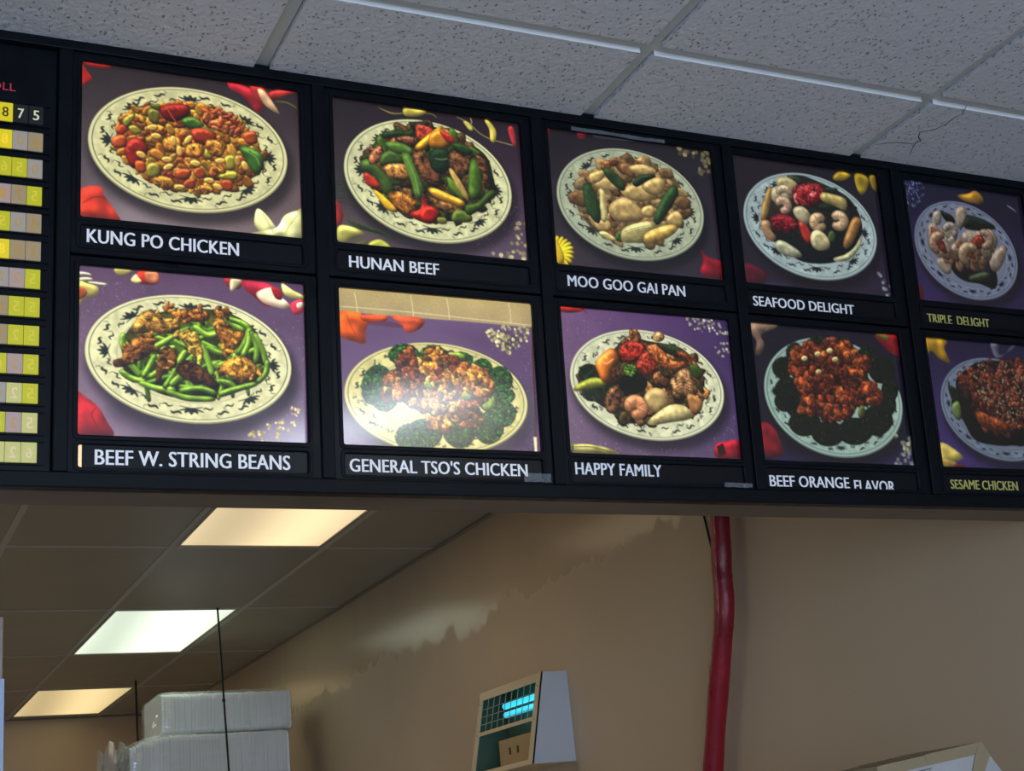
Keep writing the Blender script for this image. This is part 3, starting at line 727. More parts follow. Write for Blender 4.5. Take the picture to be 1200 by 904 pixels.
('N',(180,40,30),[560,137,622,159,639,207,595,206]),
('M',(110,70,50),[321,231,383,203,438,213,430,261,381,270]),
('V',(80,110,45),[141,426,195,393,236,443,287,516,303,595,260,634,238,556,198,498,151,481]),
('M',(150,95,65),[183,395,215,324,252,292,262,356,237,410,194,434]),
('V',(75,105,45),[250,359,306,316,353,357,352,399,291,417,242,434]),
('M',(175,125,65),[264,430,328,403,382,410,388,491,348,522,288,508,262,471]),
('N',(185,55,35),[156,497,186,500,238,564,225,594,178,582,161,553]),
('N',(220,180,40),[198,603,236,621,306,700,316,742,269,729,223,656]),
('M',(175,115,45),[278,615,321,595,381,607,422,658,389,744,341,735,294,677]),
('V',(90,125,50),[274,264,357,257,417,296,403,340,330,336,282,304]),
('V',(105,145,60),[354,332,397,333,430,443,459,554,448,613,423,641,402,546,375,436]),
('line',(150,180,100),3.5,[378,353,416,478,436,606],'F',0.5),
('M',(115,75,45),[416,313,466,296,513,379,553,456,545,523,495,531,436,442,411,380]),
('V',(35,60,35),[497,316,542,257,604,280,613,379,560,438,512,413]),
('line',(120,160,90),3.5,[527,335,564,337,596,323],'F',0.4),
('M',(120,80,50),[618,261,667,286,716,345,700,415,648,440,601,365]),
('V',(45,75,30),[620,210,696,213,735,257,693,282,643,256]),
('V',(85,120,35),[717,328,743,298,771,386,769,521,737,593,699,582,700,465]),
('M',(125,80,50),[745,273,795,298,804,381,765,387,755,321]),
('V',(110,140,50),[585,451,621,478,674,569,679,602,648,590,600,531]),
('W',(200,170,95),[599,407,618,398,671,503,695,583,680,593,633,509]),
('N',(220,165,45),[481,558,519,544,605,580,669,612,662,654,602,647,528,617]),
('M',(120,85,45),[467,602,553,621,651,664,656,713,574,717,490,647]),
('N',(175,36,24),[448,613,467,610,477,666,531,707,516,774,472,797,388,760,389,728,439,696]),
('N',(185,34,20),[531,723,514,767,479,789,445,777,432,738,448,694,483,671,518,683]),
('V',(100,120,45),[626,676,700,698,704,747,647,763,598,754]),
('V',(110,115,50),[523,749,567,742,572,779,534,788]),
('V',(65,90,30),[678,635,742,609,810,515,849,525,780,620,726,686,681,701])]),
'general_tso':([(205,185,130),(205,185,130),(135,105,150),(150,130,165)],14,[
('R',(128,102,145),[-16,155,310,161,636,159,1017,166,984,1023,-38,1067,-25,563]),
('glow',(110,80,125),[117,276,835,208,995,314,976,656,566,250,179,303],0.6,20),
('glow',(85,60,105),[889,762,985,486,972,991,850,996],0.5,15),
('dots',[725,252,1001,192,966,974,851,980,949,658,825,413],[(165,140,175),(180,150,180)],150,1.5),
('line',(235,225,180),2.7,[4,124,311,125,650,137,992,151],'F',0),
('line',(235,225,180),2.7,[89,26,97,93,100,160],'F',0),
('line',(235,225,180),2.7,[366,13,374,85,377,158],'F',0),
('line',(235,225,180),2.7,[549,5,557,80,559,156],'F',0),
('line',(235,225,180),2.7,[874,-10,881,71,882,153],'F',0),
('F',(100,75,45),[992,155,1001,154,974,996,965,996]),
('F',(245,240,190),[963,891,980,891,978,995,965,996]),
('plate',483,669,460,355,0.003,(236,228,160),{'style':1,'shade':0.35,'ink':(60,68,60)}),
('P',(240,110,35),[6,164,108,154,120,169,163,186,136,274,134,348,78,342,5,303]),
('P',(230,95,45),[120,169,246,161,219,209,131,209]),
('P',(225,100,60),[265,159,419,160,417,218,345,263,308,208]),
('line',(190,75,30),2.7,[46,169,68,248,103,326],'F',0.5),
('F',(120,80,110),[144,216,220,200,283,202,320,232,181,229]),
('dots',[746,233,810,176,893,159,982,168,970,256,898,322,841,378,816,329],[(235,230,170),(215,205,150)],60,6.0),
('line',(70,70,50),1.8,[830,328,847,258,822,201],'F',0.3),
('line',(70,70,50),1.8,[838,327,858,257,843,199],'F',0.3),
('line',(70,70,50),1.8,[846,327,868,256,863,197],'F',0.3),
('line',(70,70,50),1.8,[854,326,879,255,884,195],'F',0.3),
('line',(70,70,50),1.8,[862,325,890,254,905,193],'F',0.3),
('line',(70,70,50),1.8,[871,324,901,253,925,191],'F',0.3),
('line',(70,70,50),1.8,[879,324,913,252,946,189],'F',0.3),
('line',(70,70,50),1.8,[887,323,924,251,967,187],'F',0.3),
('G',(46,88,31),[400,399,383,438,343,471,294,475,256,449,242,412,258,373,298,340,347,336,386,362]),
('scat',[394,399,378,436,341,466,296,469,261,445,248,412,263,375,300,345,345,341,381,365],[(62,118,42),(74,141,50),(40,76,27)],138,5.1,1.2,'T'),
('G',(46,88,31),[540,387,525,421,488,449,444,453,410,431,397,399,412,365,449,336,493,332,528,355]),
('scat',[535,387,521,419,487,445,446,448,414,428,403,398,417,367,450,341,491,337,523,358],[(62,118,42),(74,141,50),(40,76,27)],138,5.1,1.2,'T'),
('G',(46,88,31),[671,409,659,438,628,462,591,465,562,446,552,419,565,390,595,367,632,363,661,382]),
('scat',[667,410,655,436,627,458,593,461,566,443,557,419,568,392,597,370,630,367,657,385],[(62,118,42),(74,141,50),(40,76,27)],138,5.1,1.2,'T'),
('G',(46,88,31),[259,558,244,603,208,640,166,643,133,611,121,568,135,523,171,485,213,482,247,514]),
('scat',[253,558,240,600,207,634,168,637,137,607,127,568,140,526,172,492,211,488,242,518],[(62,118,42),(74,141,50),(40,76,27)],138,5.1,1.2,'T'),
('G',(46,88,31),[230,657,217,698,185,730,147,733,117,704,106,665,119,625,151,592,189,589,220,618]),
('scat',[225,657,213,695,184,725,148,727,121,701,111,665,123,628,152,597,188,595,215,621],[(62,118,42),(74,141,50),(40,76,27)],138,5.1,1.2,'T'),
('G',(46,88,31),[279,702,266,738,234,768,195,770,165,745,154,710,167,674,199,644,238,642,268,667]),
('scat',[274,702,262,736,232,763,197,765,169,742,159,710,171,677,200,649,236,647,264,670],[(62,118,42),(74,141,50),(40,76,27)],138,5.1,1.2,'T'),
('G',(46,88,31),[770,452,758,485,730,512,697,515,671,492,662,460,674,427,702,400,735,397,761,420]),
('scat',[765,452,754,483,729,508,698,510,675,489,667,460,677,429,703,404,733,402,757,423],[(62,118,42),(74,141,50),(40,76,27)],138,5.1,1.2,'T'),
('G',(46,88,31),[874,528,858,580,822,622,781,625,749,588,739,538,754,486,789,444,831,441,863,478]),
('scat',[868,528,854,576,821,615,783,617,754,583,744,538,758,490,791,451,829,448,859,482],[(62,118,42),(74,141,50),(40,76,27)],138,5.1,1.2,'T'),
('G',(46,88,31),[882,628,870,657,842,680,809,682,783,663,774,636,786,607,814,584,847,582,873,601]),
('scat',[878,629,867,655,841,676,810,678,787,660,778,636,789,609,815,588,846,586,870,604],[(62,118,42),(74,141,50),(40,76,27)],138,5.1,1.2,'T'),
('G',(46,88,31),[802,676,789,711,760,740,725,742,698,717,689,683,702,648,731,619,766,616,793,641]),
('scat',[797,676,786,709,759,735,727,737,702,714,694,683,705,650,732,624,764,621,789,644],[(62,118,42),(74,141,50),(40,76,27)],138,5.1,1.2,'T'),
('G',(46,88,31),[880,746,866,793,831,830,792,832,761,799,751,754,766,707,799,670,839,667,870,701]),
('scat',[875,746,861,789,830,823,793,826,765,795,756,753,770,711,801,676,838,674,866,705],[(62,118,42),(74,141,50),(40,76,27)],138,5.1,1.2,'T'),
('G',(46,88,31),[494,899,473,954,424,997,365,1000,319,961,303,909,323,855,372,812,431,808,478,847]),
('scat',[486,900,467,950,422,990,368,992,326,957,311,909,329,859,374,819,428,816,471,851],[(62,118,42),(74,141,50),(40,76,27)],138,5.1,1.2,'T'),
('G',(46,88,31),[668,874,648,931,603,976,551,978,510,937,496,883,514,827,559,781,612,778,653,819]),
('scat',[661,874,643,926,602,968,553,970,515,933,503,883,520,831,561,789,610,786,648,824],[(62,118,42),(74,141,50),(40,76,27)],138,5.1,1.2,'T'),
('G',(46,88,31),[811,841,793,899,751,944,702,946,664,905,652,850,669,793,711,747,760,744,798,786]),
('scat',[804,842,788,894,749,936,704,938,669,901,658,850,674,797,712,755,758,752,793,790],[(62,118,42),(74,141,50),(40,76,27)],138,5.1,1.2,'T'),
('G',(46,88,31),[385,921,371,966,338,1001,299,1003,269,971,259,928,272,883,305,847,344,845,374,877]),
('scat',[380,921,367,962,337,995,301,997,273,967,264,927,276,886,306,853,342,851,370,881],[(62,118,42),(74,141,50),(40,76,27)],138,5.1,1.2,'T'),
('G',(46,88,31),[157,614,151,649,138,678,123,679,111,652,107,617,113,581,126,553,142,552,153,578]),
('scat',[155,614,150,647,138,673,123,674,113,649,109,617,115,584,127,558,141,557,152,581],[(62,118,42),(74,141,50),(40,76,27)],138,5.1,1.2,'T'),
('V',(165,190,70),[768,692,747,726,721,734,705,710,709,668,731,633,757,625,772,650]),
('V',(150,180,60),[632,396,617,411,589,414,563,403,554,385,568,370,597,367,623,378]),
('M',(120,70,25),[232,592,287,474,340,387,390,433,429,413,496,357,559,419,637,429,702,474,758,553,733,655,678,709,686,807,619,844,544,783,528,849,463,877,416,758,329,699,230,673]),
('scat',[232,592,287,474,340,387,390,433,429,413,496,357,559,419,637,429,702,474,758,553,733,655,678,709,686,807,619,844,544,783,528,849,463,877,416,758,329,699,230,673],[(195,130,50),(170,95,35),(140,70,25),(215,160,75),(120,55,20)],150,24.7,1.3,'M'),
('scat',[232,592,287,474,340,387,390,433,429,413,496,357,559,419,637,429,702,474,758,553,733,655,678,709,686,807,619,844,544,783,528,849,463,877,416,758,329,699,230,673],[(190,115,45),(140,60,22),(215,160,80)],80,16.5,1.5,'M'),
('M',(150,75,30),[285,507,327,397,378,401,388,482,347,551,296,555]),
('scat',[285,507,327,397,378,401,388,482,347,551,296,555],[(150,75,30),(180,90,36),(90,45,18)],12,15.6,1.7,'M'),
('M',(195,125,45),[423,397,470,359,521,388,506,440,452,477,421,446]),
('scat',[423,397,470,359,521,388,506,440,452,477,421,446],[(195,125,45),(234,150,54),(117,75,27)],12,15.6,1.7,'M'),
('M',(210,145,60),[487,573,555,502,599,548,575,666,510,654]),
('scat',[487,573,555,502,599,548,575,666,510,654],[(210,145,60),(252,174,72),(126,87,36)],12,15.6,1.7,'M'),
('M',(205,135,50),[609,481,715,473,751,554,706,657,641,645,618,564]),
('scat',[609,481,715,473,751,554,706,657,641,645,618,564],[(205,135,50),(246,162,60),(123,81,30)],12,15.6,1.7,'M'),
('M',(200,135,55),[420,660,485,639,535,685,518,768,454,764,411,726]),
('scat',[420,660,485,639,535,685,518,768,454,764,411,726],[(200,135,55),(240,162,66),(120,81,33)],12,15.6,1.7,'M'),
('M',(170,100,45),[558,749,626,696,677,725,673,808,620,836]),
('scat',[558,749,626,696,677,725,673,808,620,836],[(170,100,45),(204,120,54),(102,60,27)],12,15.6,1.7,'M'),
('M',(185,120,50),[232,592,296,555,346,600,318,667,242,672]),
('scat',[232,592,296,555,346,600,318,667,242,672],[(185,120,50),(222,144,60),(111,72,30)],12,15.6,1.7,'M'),
('V',(120,150,45),[656,659,644,674,623,677,605,667,599,650,610,635,632,631,650,641]),
('V',(140,160,60),[454,613,441,619,425,609,414,591,416,574,429,568,446,578,456,596])]),
'moo_goo':([(40,32,40),(44,36,46),(62,52,66),(80,66,72)],15,[
('plate',480,485,436,406,0.016,(188,192,160),{}),
('P',(120,20,35),[-9,15,36,14,11,111,-11,107]),
('P',(130,25,40),[191,8,240,11,225,53,194,48]),
('F',(70,75,80),[286,-15,370,-13,520,-14,511,13,367,22,287,19]),
('line',(60,62,70),3.9,[519,-6,713,3,855,4],'F',0.1),
('dots',[768,19,854,13,983,17,969,187,912,187,935,78,793,68],[(150,140,95),(120,105,75)],26,8.7),
('P',(140,130,50),[-4,724,15,738,19,818,-5,821]),
('line',(215,185,30),16.5,[16,932,26,834,32,780],'P',0.8),
('line',(215,185,30),16.5,[16,932,42,836,61,783],'P',0.8),
('line',(215,185,30),16.5,[16,932,56,844,86,798],'P',0.8),
('line',(215,185,30),16.5,[16,932,67,858,105,821],'P',0.8),
('line',(215,185,30),16.5,[16,932,73,876,117,852],'P',0.8),
('line',(215,185,30),16.5,[16,932,75,896,121,888],'P',0.8),
('line',(215,185,30),16.5,[16,932,73,917,116,925],'P',0.8),
('line',(215,185,30),16.5,[16,932,65,938,103,960],'P',0.8),
('line',(215,185,30),16.5,[16,932,54,956,82,991],'P',0.8),
('line',(215,185,30),16.5,[16,932,39,969,56,1015],'P',0.8),
('line',(215,185,30),16.5,[16,932,23,978,28,1029],'P',0.8),
('P',(200,165,30),[7,804,40,848,61,926,45,984,-4,985]),
('P',(150,20,40),[878,770,917,816,999,848,1000,972,864,949,885,854]),
('W',(140,112,66),[150,405,230,292,341,223,493,171,645,171,751,240,799,353,802,490,733,654,602,748,411,773,280,742,194,647,154,554]),
('scat',[150,405,230,292,341,223,493,171,645,171,751,240,799,353,802,490,733,654,602,748,411,773,280,742,194,647,154,554],[(170,138,86),(150,115,68),(185,155,102),(132,95,55),(172,142,94)],130,29.1,1.5,'W'),
('scat',[150,405,230,292,341,223,493,171,645,171,751,240,799,353,802,490,733,654,602,748,411,773,280,742,194,647,154,554],[(150,100,60),(120,80,45)],22,21.4,1.4,'M'),
('W',(190,160,100),[263,387,322,310,386,351,403,398,328,410]),
('W',(190,160,100),[349,508,433,444,493,469,536,530,531,598,394,635,344,575]),
('W',(190,160,100),[423,395,509,331,576,354,627,414,541,462,460,449]),
('W',(190,160,100),[550,341,638,267,692,284,671,373,600,401]),
('W',(190,160,100),[685,559,745,499,784,544,764,615,695,608]),
('W',(190,160,100),[537,513,595,479,619,518,588,573,541,563]),
('W',(190,160,100),[476,217,561,177,642,206,625,252,528,259]),
('W',(190,160,100),[246,656,327,628,343,692,282,717]),
('W',(190,160,100),[242,307,338,257,320,327,251,372]),
('N',(120,70,40),[368,176,399,153,422,183,401,221,368,215]),
('V',(55,80,40),[325,256,366,239,429,310,452,365,430,398,372,353,336,300]),
('V',(55,85,40),[197,398,218,374,250,389,283,501,288,617,266,661,217,594,197,497]),
('V',(40,60,35),[493,325,541,266,612,242,641,258,580,302,521,354]),
('V',(50,80,35),[603,588,652,445,725,317,760,308,770,366,703,505,632,617]),
('W',(210,195,130),[295,407,326,444,326,611,294,632]),
('V',(75,95,45),[359,756,390,693,422,705,425,767,384,775]),
('W',(195,180,120),[405,700,446,652,558,603,606,604,609,654,534,748,411,778]),
('line',(150,135,80),2.9,[409,707,486,663,584,624],'F',0.2),
('line',(150,135,80),2.9,[408,722,485,680,583,643],'F',0.2),
('line',(150,135,80),2.9,[407,738,483,697,581,662],'F',0.2),
('line',(150,135,80),2.9,[406,753,482,714,580,680],'F',0.2),
('line',(150,135,80),2.9,[405,768,481,731,578,699],'F',0.2),
('W',(200,165,85),[544,697,638,633,723,604,741,644,659,723,546,763]),
('W',(185,170,110),[268,727,309,713,365,755,357,776,305,766])]),
'happy_family':([(140,105,150),(75,50,110),(100,80,125),(130,110,135)],16,[
('dots',[8,726,214,777,544,887,830,808,1016,664,996,964,5,992],[(160,135,165),(120,95,140),(180,160,190)],260,1.8),
('dots',[14,69,329,70,160,185,57,340,26,535,0,537],[(160,130,165),(120,90,135)],120,1.7),
('plate',487,499,444,376,0.054,(226,228,196),{'style':1,'ink':(52,60,66)}),
('P',(190,50,45),[10,-9,78,-9,142,-6,143,23,75,43,10,37]),
('line',(150,40,60),4.9,[131,-5,150,14,162,34],'P',0.6),
('dots',[730,31,827,-13,996,56,992,108,861,103,803,108],[(200,200,180),(170,165,160)],44,4.9),
('dots',[869,179,986,168,978,263,920,259],[(190,190,180)],12,4.9),
('P',(165,20,45),[852,888,911,869,991,857,1001,964,995,980,847,978]),
('F',(60,15,30),[854,905,896,878,911,951,866,976]),
('P',(190,180,110),[8,937,113,924,217,943,281,979,135,983,19,975]),
('line',(110,110,50),3.9,[34,944,138,942,254,973],'F',0.4),
('P',(120,140,100),[6,926,35,931,29,978,3,976]),
('T',(60,48,28),[102,465,201,377,317,253,390,172,499,195,624,209,707,235,785,329,819,427,810,544,770,679,639,736,471,770,362,768,286,709,208,666,134,591]),
('scat',[102,465,201,377,317,253,390,172,499,195,624,209,707,235,785,329,819,427,810,544,770,679,639,736,471,770,362,768,286,709,208,666,134,591],[(130,85,50),(95,60,35),(160,115,70),(70,60,30)],80,25.4,1.5,'M'),
('G',(26,43,22),[210,441,196,476,164,504,127,507,99,483,90,450,103,416,135,387,172,384,201,408]),
('scat',[205,441,192,473,163,499,129,502,103,480,95,450,107,418,136,392,170,389,196,411],[(35,58,30),(42,69,36),(22,37,19)],90,5.5,1.2,'T'),
('G',(26,43,22),[221,577,207,609,176,635,139,637,111,615,101,585,115,554,146,528,183,525,212,547]),
('scat',[216,577,204,606,175,630,141,633,115,612,106,585,118,556,147,532,181,529,207,549],[(35,58,30),(42,69,36),(22,37,19)],90,5.5,1.2,'T'),
('G',(26,43,22),[282,565,272,601,250,629,225,631,207,605,201,570,211,534,233,505,258,503,277,530]),
('scat',[279,565,269,598,249,625,226,626,210,602,205,570,214,537,234,510,257,509,274,533],[(35,58,30),(42,69,36),(22,37,19)],90,5.5,1.2,'T'),
('V',(155,160,60),[64,548,127,496,194,474,245,511,217,537,136,559,69,576]),
('N',(215,125,45),[190,378,232,309,289,264,320,302,322,367,279,411,257,494,226,504,203,441]),
('line',(245,190,120),5.9,[222,359,255,373,297,336],'F',0.5),
('M',(165,50,35),[332,268,402,204,483,230,470,305,391,361,338,333]),
('M',(175,65,45),[425,359,495,254,549,266,542,366,509,434,442,415]),
('M',(190,110,60),[481,247,567,214,592,262,643,324,728,317,725,359,610,393,544,332]),
('V',(45,60,35),[554,207,652,215,720,251,673,297,592,262]),
('M',(110,60,35),[648,257,733,258,769,347,838,375,776,430,713,335]),
('V',(60,85,35),[741,333,816,385,789,446,749,416]),
('V',(60,60,30),[789,446,812,511,802,545,771,497]),
('M',(165,125,85),[619,459,710,369,755,432,775,530,708,568,633,540]),
('line',(110,75,50),2.9,[638,474,690,445,751,474],'F',0.3),
('line',(110,75,50),2.9,[637,497,688,469,750,494],'F',0.3),
('line',(110,75,50),2.9,[635,520,686,492,748,514],'F',0.3),
('line',(110,75,50),2.9,[633,543,684,515,746,534],'F',0.3),
('G',(16,22,18),[480,494,461,535,416,570,363,573,323,545,310,506,329,465,373,430,426,426,467,454]),
('scat',[473,494,455,533,414,564,366,567,329,542,317,506,334,467,375,436,424,432,461,458],[(22,30,24),(26,36,28),(14,19,15)],120,5.5,1.2,'T'),
('G',(71,101,41),[426,408,417,430,396,448,373,450,355,435,349,414,358,392,378,373,402,371,420,387]),
('scat',[423,408,414,429,396,445,374,447,357,433,352,414,360,393,379,376,401,375,417,389],[(95,135,55),(114,162,66),(61,87,35)],66,5.5,1.2,'T'),
('M',(125,85,55),[256,550,312,522,326,610,286,709,233,696,232,616]),
('W',(190,165,110),[594,600,568,662,515,690,466,668,450,610,475,548,528,520,577,541]),
('T',(120,70,45),[451,663,431,716,391,739,354,721,342,670,362,618,402,594,439,612]),
('line',(118,83,59),48.2,[354,686,362,643,397,619,432,634,438,675,411,709,372,709],'W',0.5),
('line',(215,152,108),43.0,[354,686,362,643,397,619,432,634,438,675,411,709,372,709],'W',0.6),
('line',(182,91,54),2.9,[381,652,351,619],'F',0.6),
('line',(182,91,54),2.9,[399,642,409,593],'F',0.6),
('line',(182,91,54),2.9,[415,652,458,626],'F',0.6),
('line',(182,91,54),2.9,[416,673,457,692],'F',0.6),
('line',(182,91,54),2.9,[401,690,407,738],'F',0.6),
('line',(110,82,57),19.7,[549,173,551,157,562,145,577,143,587,153,587,168,577,182],'W',0.5),
('line',(200,150,105),17.6,[549,173,551,157,562,145,577,143,587,153,587,168,577,182],'W',0.6),
('line',(170,90,52),2.9,[560,159,544,149],'F',0.6),
('line',(170,90,52),2.9,[566,153,563,133],'F',0.6),
('line',(170,90,52),2.9,[573,153,585,134],'F',0.6),
('line',(170,90,52),2.9,[578,159,598,151],'F',0.6),
('line',(170,90,52),2.9,[577,167,594,176],'F',0.6),
('W',(205,190,135),[460,763,517,695,605,632,689,635,729,698,695,730,582,756,498,777]),
('W',(180,130,80),[710,551,765,564,797,612,756,680,716,650]),
('M',(190,150,100),[605,161,592,185,566,198,541,190,532,167,544,143,571,130,596,138])]),
'seafood':([(42,28,36),(34,27,42),(52,40,66),(44,34,50)],17,[
('plate',497,486,446,411,0.028,(175,188,182),{'ink':(20,26,34)}),
('P',(170,140,30),[685,77,735,19,814,31,772,80,712,97]),
('P',(165,140,25),[844,26,898,12,940,53,912,143,871,183,844,119]),
('P',(150,125,30),[948,26,987,11,984,140,954,102]),
('P',(90,18,32),[16,842,93,848,162,903,136,969,14,991]),
('glow',(90,75,120),[151,952,312,972,321,1019,132,1009],0.6,14),
('dots',[914,779,999,802,993,976,950,972],[(140,140,150),(110,110,130)],10,7.1),
('T',(40,34,26),[178,372,262,212,383,110,483,94,621,138,772,215,844,356,842,506,768,649,642,747,497,782,374,765,259,667,172,583]),
('G',(13,19,13),[635,683,606,730,538,771,459,781,398,756,379,716,407,670,474,628,554,617,615,642]),
('scat',[625,684,598,727,535,766,462,775,407,752,389,715,415,672,477,633,550,624,606,647],[(18,26,18),(21,31,21),(11,16,11)],120,5.7,1.2,'T'),
('G',(18,25,16),[447,594,427,628,382,659,330,666,291,647,278,617,297,582,342,551,394,544,434,563]),
('scat',[440,594,422,626,381,655,333,661,296,643,285,616,302,584,343,555,391,549,428,566],[(24,34,22),(28,40,26),(15,22,14)],90,5.7,1.2,'T'),
('G',(15,19,13),[763,567,742,624,701,672,656,677,625,640,617,587,636,530,677,482,723,476,755,513]),
('scat',[757,568,738,620,700,664,659,669,630,635,623,586,641,534,678,490,720,484,749,519],[(20,26,18),(24,31,21),(13,16,11)],90,5.7,1.2,'T'),
('V',(50,60,35),[368,113,439,109,470,154,417,188]),
('V',(25,40,26),[545,317,664,279,731,322,655,358,556,348]),
('V',(35,50,35),[626,163,706,158,686,203,630,196]),
('W',(165,150,105),[302,148,368,121,433,168,400,223,302,222]),
('W',(175,160,125),[253,230,361,188,400,223,379,293,291,339,249,313]),
('line',(101,83,67),38.8,[276,353,296,322,327,312,351,328,351,361,328,390,297,397],'W',0.5),
('line',(184,152,122),34.7,[276,353,296,322,327,312,351,328,351,361,328,390,297,397],'W',0.6),
('line',(156,91,61),3.1,[306,334,296,300],'F',0.6),
('line',(156,91,61),3.1,[323,330,343,293],'F',0.6),
('line',(156,91,61),3.1,[335,341,371,324],'F',0.6),
('line',(156,91,61),3.1,[333,361,364,375],'F',0.6),
('line',(156,91,61),3.1,[320,377,326,413],'F',0.6),
('line',(99,88,71),34.3,[297,271,302,247,318,227,340,218,360,224,370,243,367,267],'W',0.5),
('line',(180,160,130),30.6,[297,271,302,247,318,227,340,218,360,224,370,243,367,267],'W',0.6),
('line',(153,96,65),3.1,[316,250,292,234],'F',0.6),
('line',(153,96,65),3.1,[326,238,319,208],'F',0.6),
('line',(153,96,65),3.1,[339,234,351,200],'F',0.6),
('line',(153,96,65),3.1,[349,239,377,213],'F',0.6),
('line',(153,96,65),3.1,[354,250,387,243],'F',0.6),
('M',(140,30,36),[401,207,506,148,605,158,601,258,529,336,444,340,400,289]),
('M',(125,22,32),[224,463,311,417,391,455,398,519,309,580,242,557]),
('scat',[416,204,588,177,562,298,418,319],[(190,60,60),(140,20,30),(210,110,100)],16,11.2,2,'N'),
('scat',[244,468,377,457,370,523,258,539],[(180,50,50),(130,18,28)],14,11.2,2,'N'),
('N',(175,50,35),[410,468,452,470,494,571,471,631,432,595]),
('W',(170,150,90),[599,209,728,222,761,251,745,328,662,299,592,276]),
('W',(165,130,70),[176,389,232,233,256,238,223,398,187,492,160,488]),
('W',(165,130,90),[159,504,215,488,222,560,249,604,220,649,170,599]),
('W',(170,155,120),[385,374,444,340,495,390,473,476,438,472,399,437]),
('line',(103,86,64),43.4,[589,460,561,490,527,490,512,460,528,424,563,407,590,424],'W',0.5),
('line',(188,158,118),38.8,[589,460,561,490,527,490,512,460,528,424,563,407,590,424],'W',0.6),
('line',(159,94,59),3.1,[555,472,555,515],'F',0.6),
('line',(159,94,59),3.1,[539,470,505,505],'F',0.6),
('line',(159,94,59),3.1,[533,454,492,454],'F',0.6),
('line',(159,94,59),3.1,[543,435,524,401],'F',0.6),
('line',(159,94,59),3.1,[560,428,579,385],'F',0.6),
('line',(105,89,68),45.7,[649,403,682,376,717,381,729,414,709,452,672,467,644,449],'W',0.5),
('line',(192,162,124),40.8,[649,403,682,376,717,381,729,414,709,452,672,467,644,449],'W',0.6),
('line',(163,97,62),3.1,[685,396,692,349],'F',0.6),
('line',(163,97,62),3.1,[702,401,741,367],'F',0.6),
('line',(163,97,62),3.1,[706,420,750,423],'F',0.6),
('line',(163,97,62),3.1,[695,439,712,477],'F',0.6),
('line',(163,97,62),3.1,[677,445,655,491],'F',0.6),
('W',(190,175,130),[486,556,539,512,604,572,596,647,523,673,484,637]),
('W',(160,115,60),[700,608,742,487,798,379,844,381,835,441,777,565,727,630]),
('W',(175,170,130),[623,725,707,682,779,614,842,506,816,610,731,719,642,747]),
('W',(165,160,130),[240,654,290,631,394,698,396,746,306,749,248,709]),
('V',(70,90,40),[654,549,643,583,623,599,606,588,602,556,613,522,633,506,650,517])]),
'beef_orange':([(28,20,44),(30,20,42),(44,32,70),(32,22,44)],18,[
('glow',(60,45,110),[138,933,272,974,804,967,998,846,1002,999,145,1002],0.7,16),
('plate',517,504,453,435,0.029,(165,185,168),{'ink':(20,24,40),'inner':0.78}),
('P',(140,110,90),[19,9,116,7,197,7,140,53,80,91,95,153,68,227,33,230,48,141,19,80]),
('line',(130,125,90),6.1,[112,56,157,19,193,12],'P',0.5),
('P',(150,20,30),[848,11,979,-2,1016,70,1026,179,945,152,878,83]),
('P',(110,90,30),[848,11,932,11,942,52,882,49]),
('line',(30,60,50),5.1,[895,189,971,191,1023,204],'P',0.5),
('P',(135,12,35),[-1,740,62,721,112,780,146,918,129,957,27,954,1,863]),
('dots',[885,787,917,770,971,815,1002,749,1002,999,860,997,933,882],[(170,165,135),(130,130,120)],28,8.2),
('G',(21,36,15),[348,187,333,222,300,251,263,254,236,230,228,197,243,163,275,134,312,130,340,154]),
('scat',[343,187,329,220,299,246,265,249,240,227,233,197,246,165,276,138,311,135,336,157],[(28,48,20),(33,57,24),(18,31,13)],78,5.7,1.2,'T'),
('G',(21,36,15),[518,115,501,149,462,177,417,181,383,159,373,128,390,95,429,66,474,62,508,84]),
('scat',[512,116,496,147,460,173,419,176,388,156,378,128,394,97,430,71,471,67,503,87],[(28,48,20),(33,57,24),(18,31,13)],78,5.7,1.2,'T'),
('G',(21,36,15),[666,102,652,128,620,151,584,154,556,137,548,113,562,86,593,64,630,60,658,77]),
('scat',[662,102,648,127,619,147,585,150,560,135,552,112,565,88,594,67,628,64,654,80],[(28,48,20),(33,57,24),(18,31,13)],78,5.7,1.2,'T'),
('G',(21,36,15),[830,170,813,203,776,231,735,234,704,212,694,182,711,149,747,121,789,117,821,139]),
('scat',[824,171,809,201,775,227,737,230,708,210,700,181,715,151,749,125,787,122,816,142],[(28,48,20),(33,57,24),(18,31,13)],78,5.7,1.2,'T'),
('G',(15,25,12),[269,314,251,359,212,396,169,399,137,368,128,325,145,280,184,243,227,239,259,271]),
('scat',[263,314,246,356,211,390,171,393,142,364,133,325,149,283,185,249,225,246,255,275],[(20,34,16),(24,40,19),(13,22,10)],78,5.7,1.2,'T'),
('G',(15,25,12),[946,277,922,333,871,379,815,383,775,344,764,291,787,235,837,189,894,184,935,223]),
('scat',[938,277,916,329,870,371,818,375,781,339,771,290,793,239,839,196,891,192,928,228],[(20,34,16),(24,40,19),(13,22,10)],78,5.7,1.2,'T'),
('G',(15,25,12),[295,471,274,525,227,568,175,572,137,534,126,483,147,430,193,386,246,382,284,420]),
('scat',[288,472,269,521,226,561,178,564,143,530,133,483,152,433,195,393,243,390,278,424],[(20,34,16),(24,40,19),(13,22,10)],78,5.7,1.2,'T'),
('G',(15,25,12),[355,578,333,632,287,675,234,678,196,640,185,589,207,536,253,492,305,489,344,526]),
('scat',[348,579,328,628,285,667,237,670,202,635,192,589,212,540,254,500,303,496,338,531],[(20,34,16),(24,40,19),(13,22,10)],78,5.7,1.2,'T'),
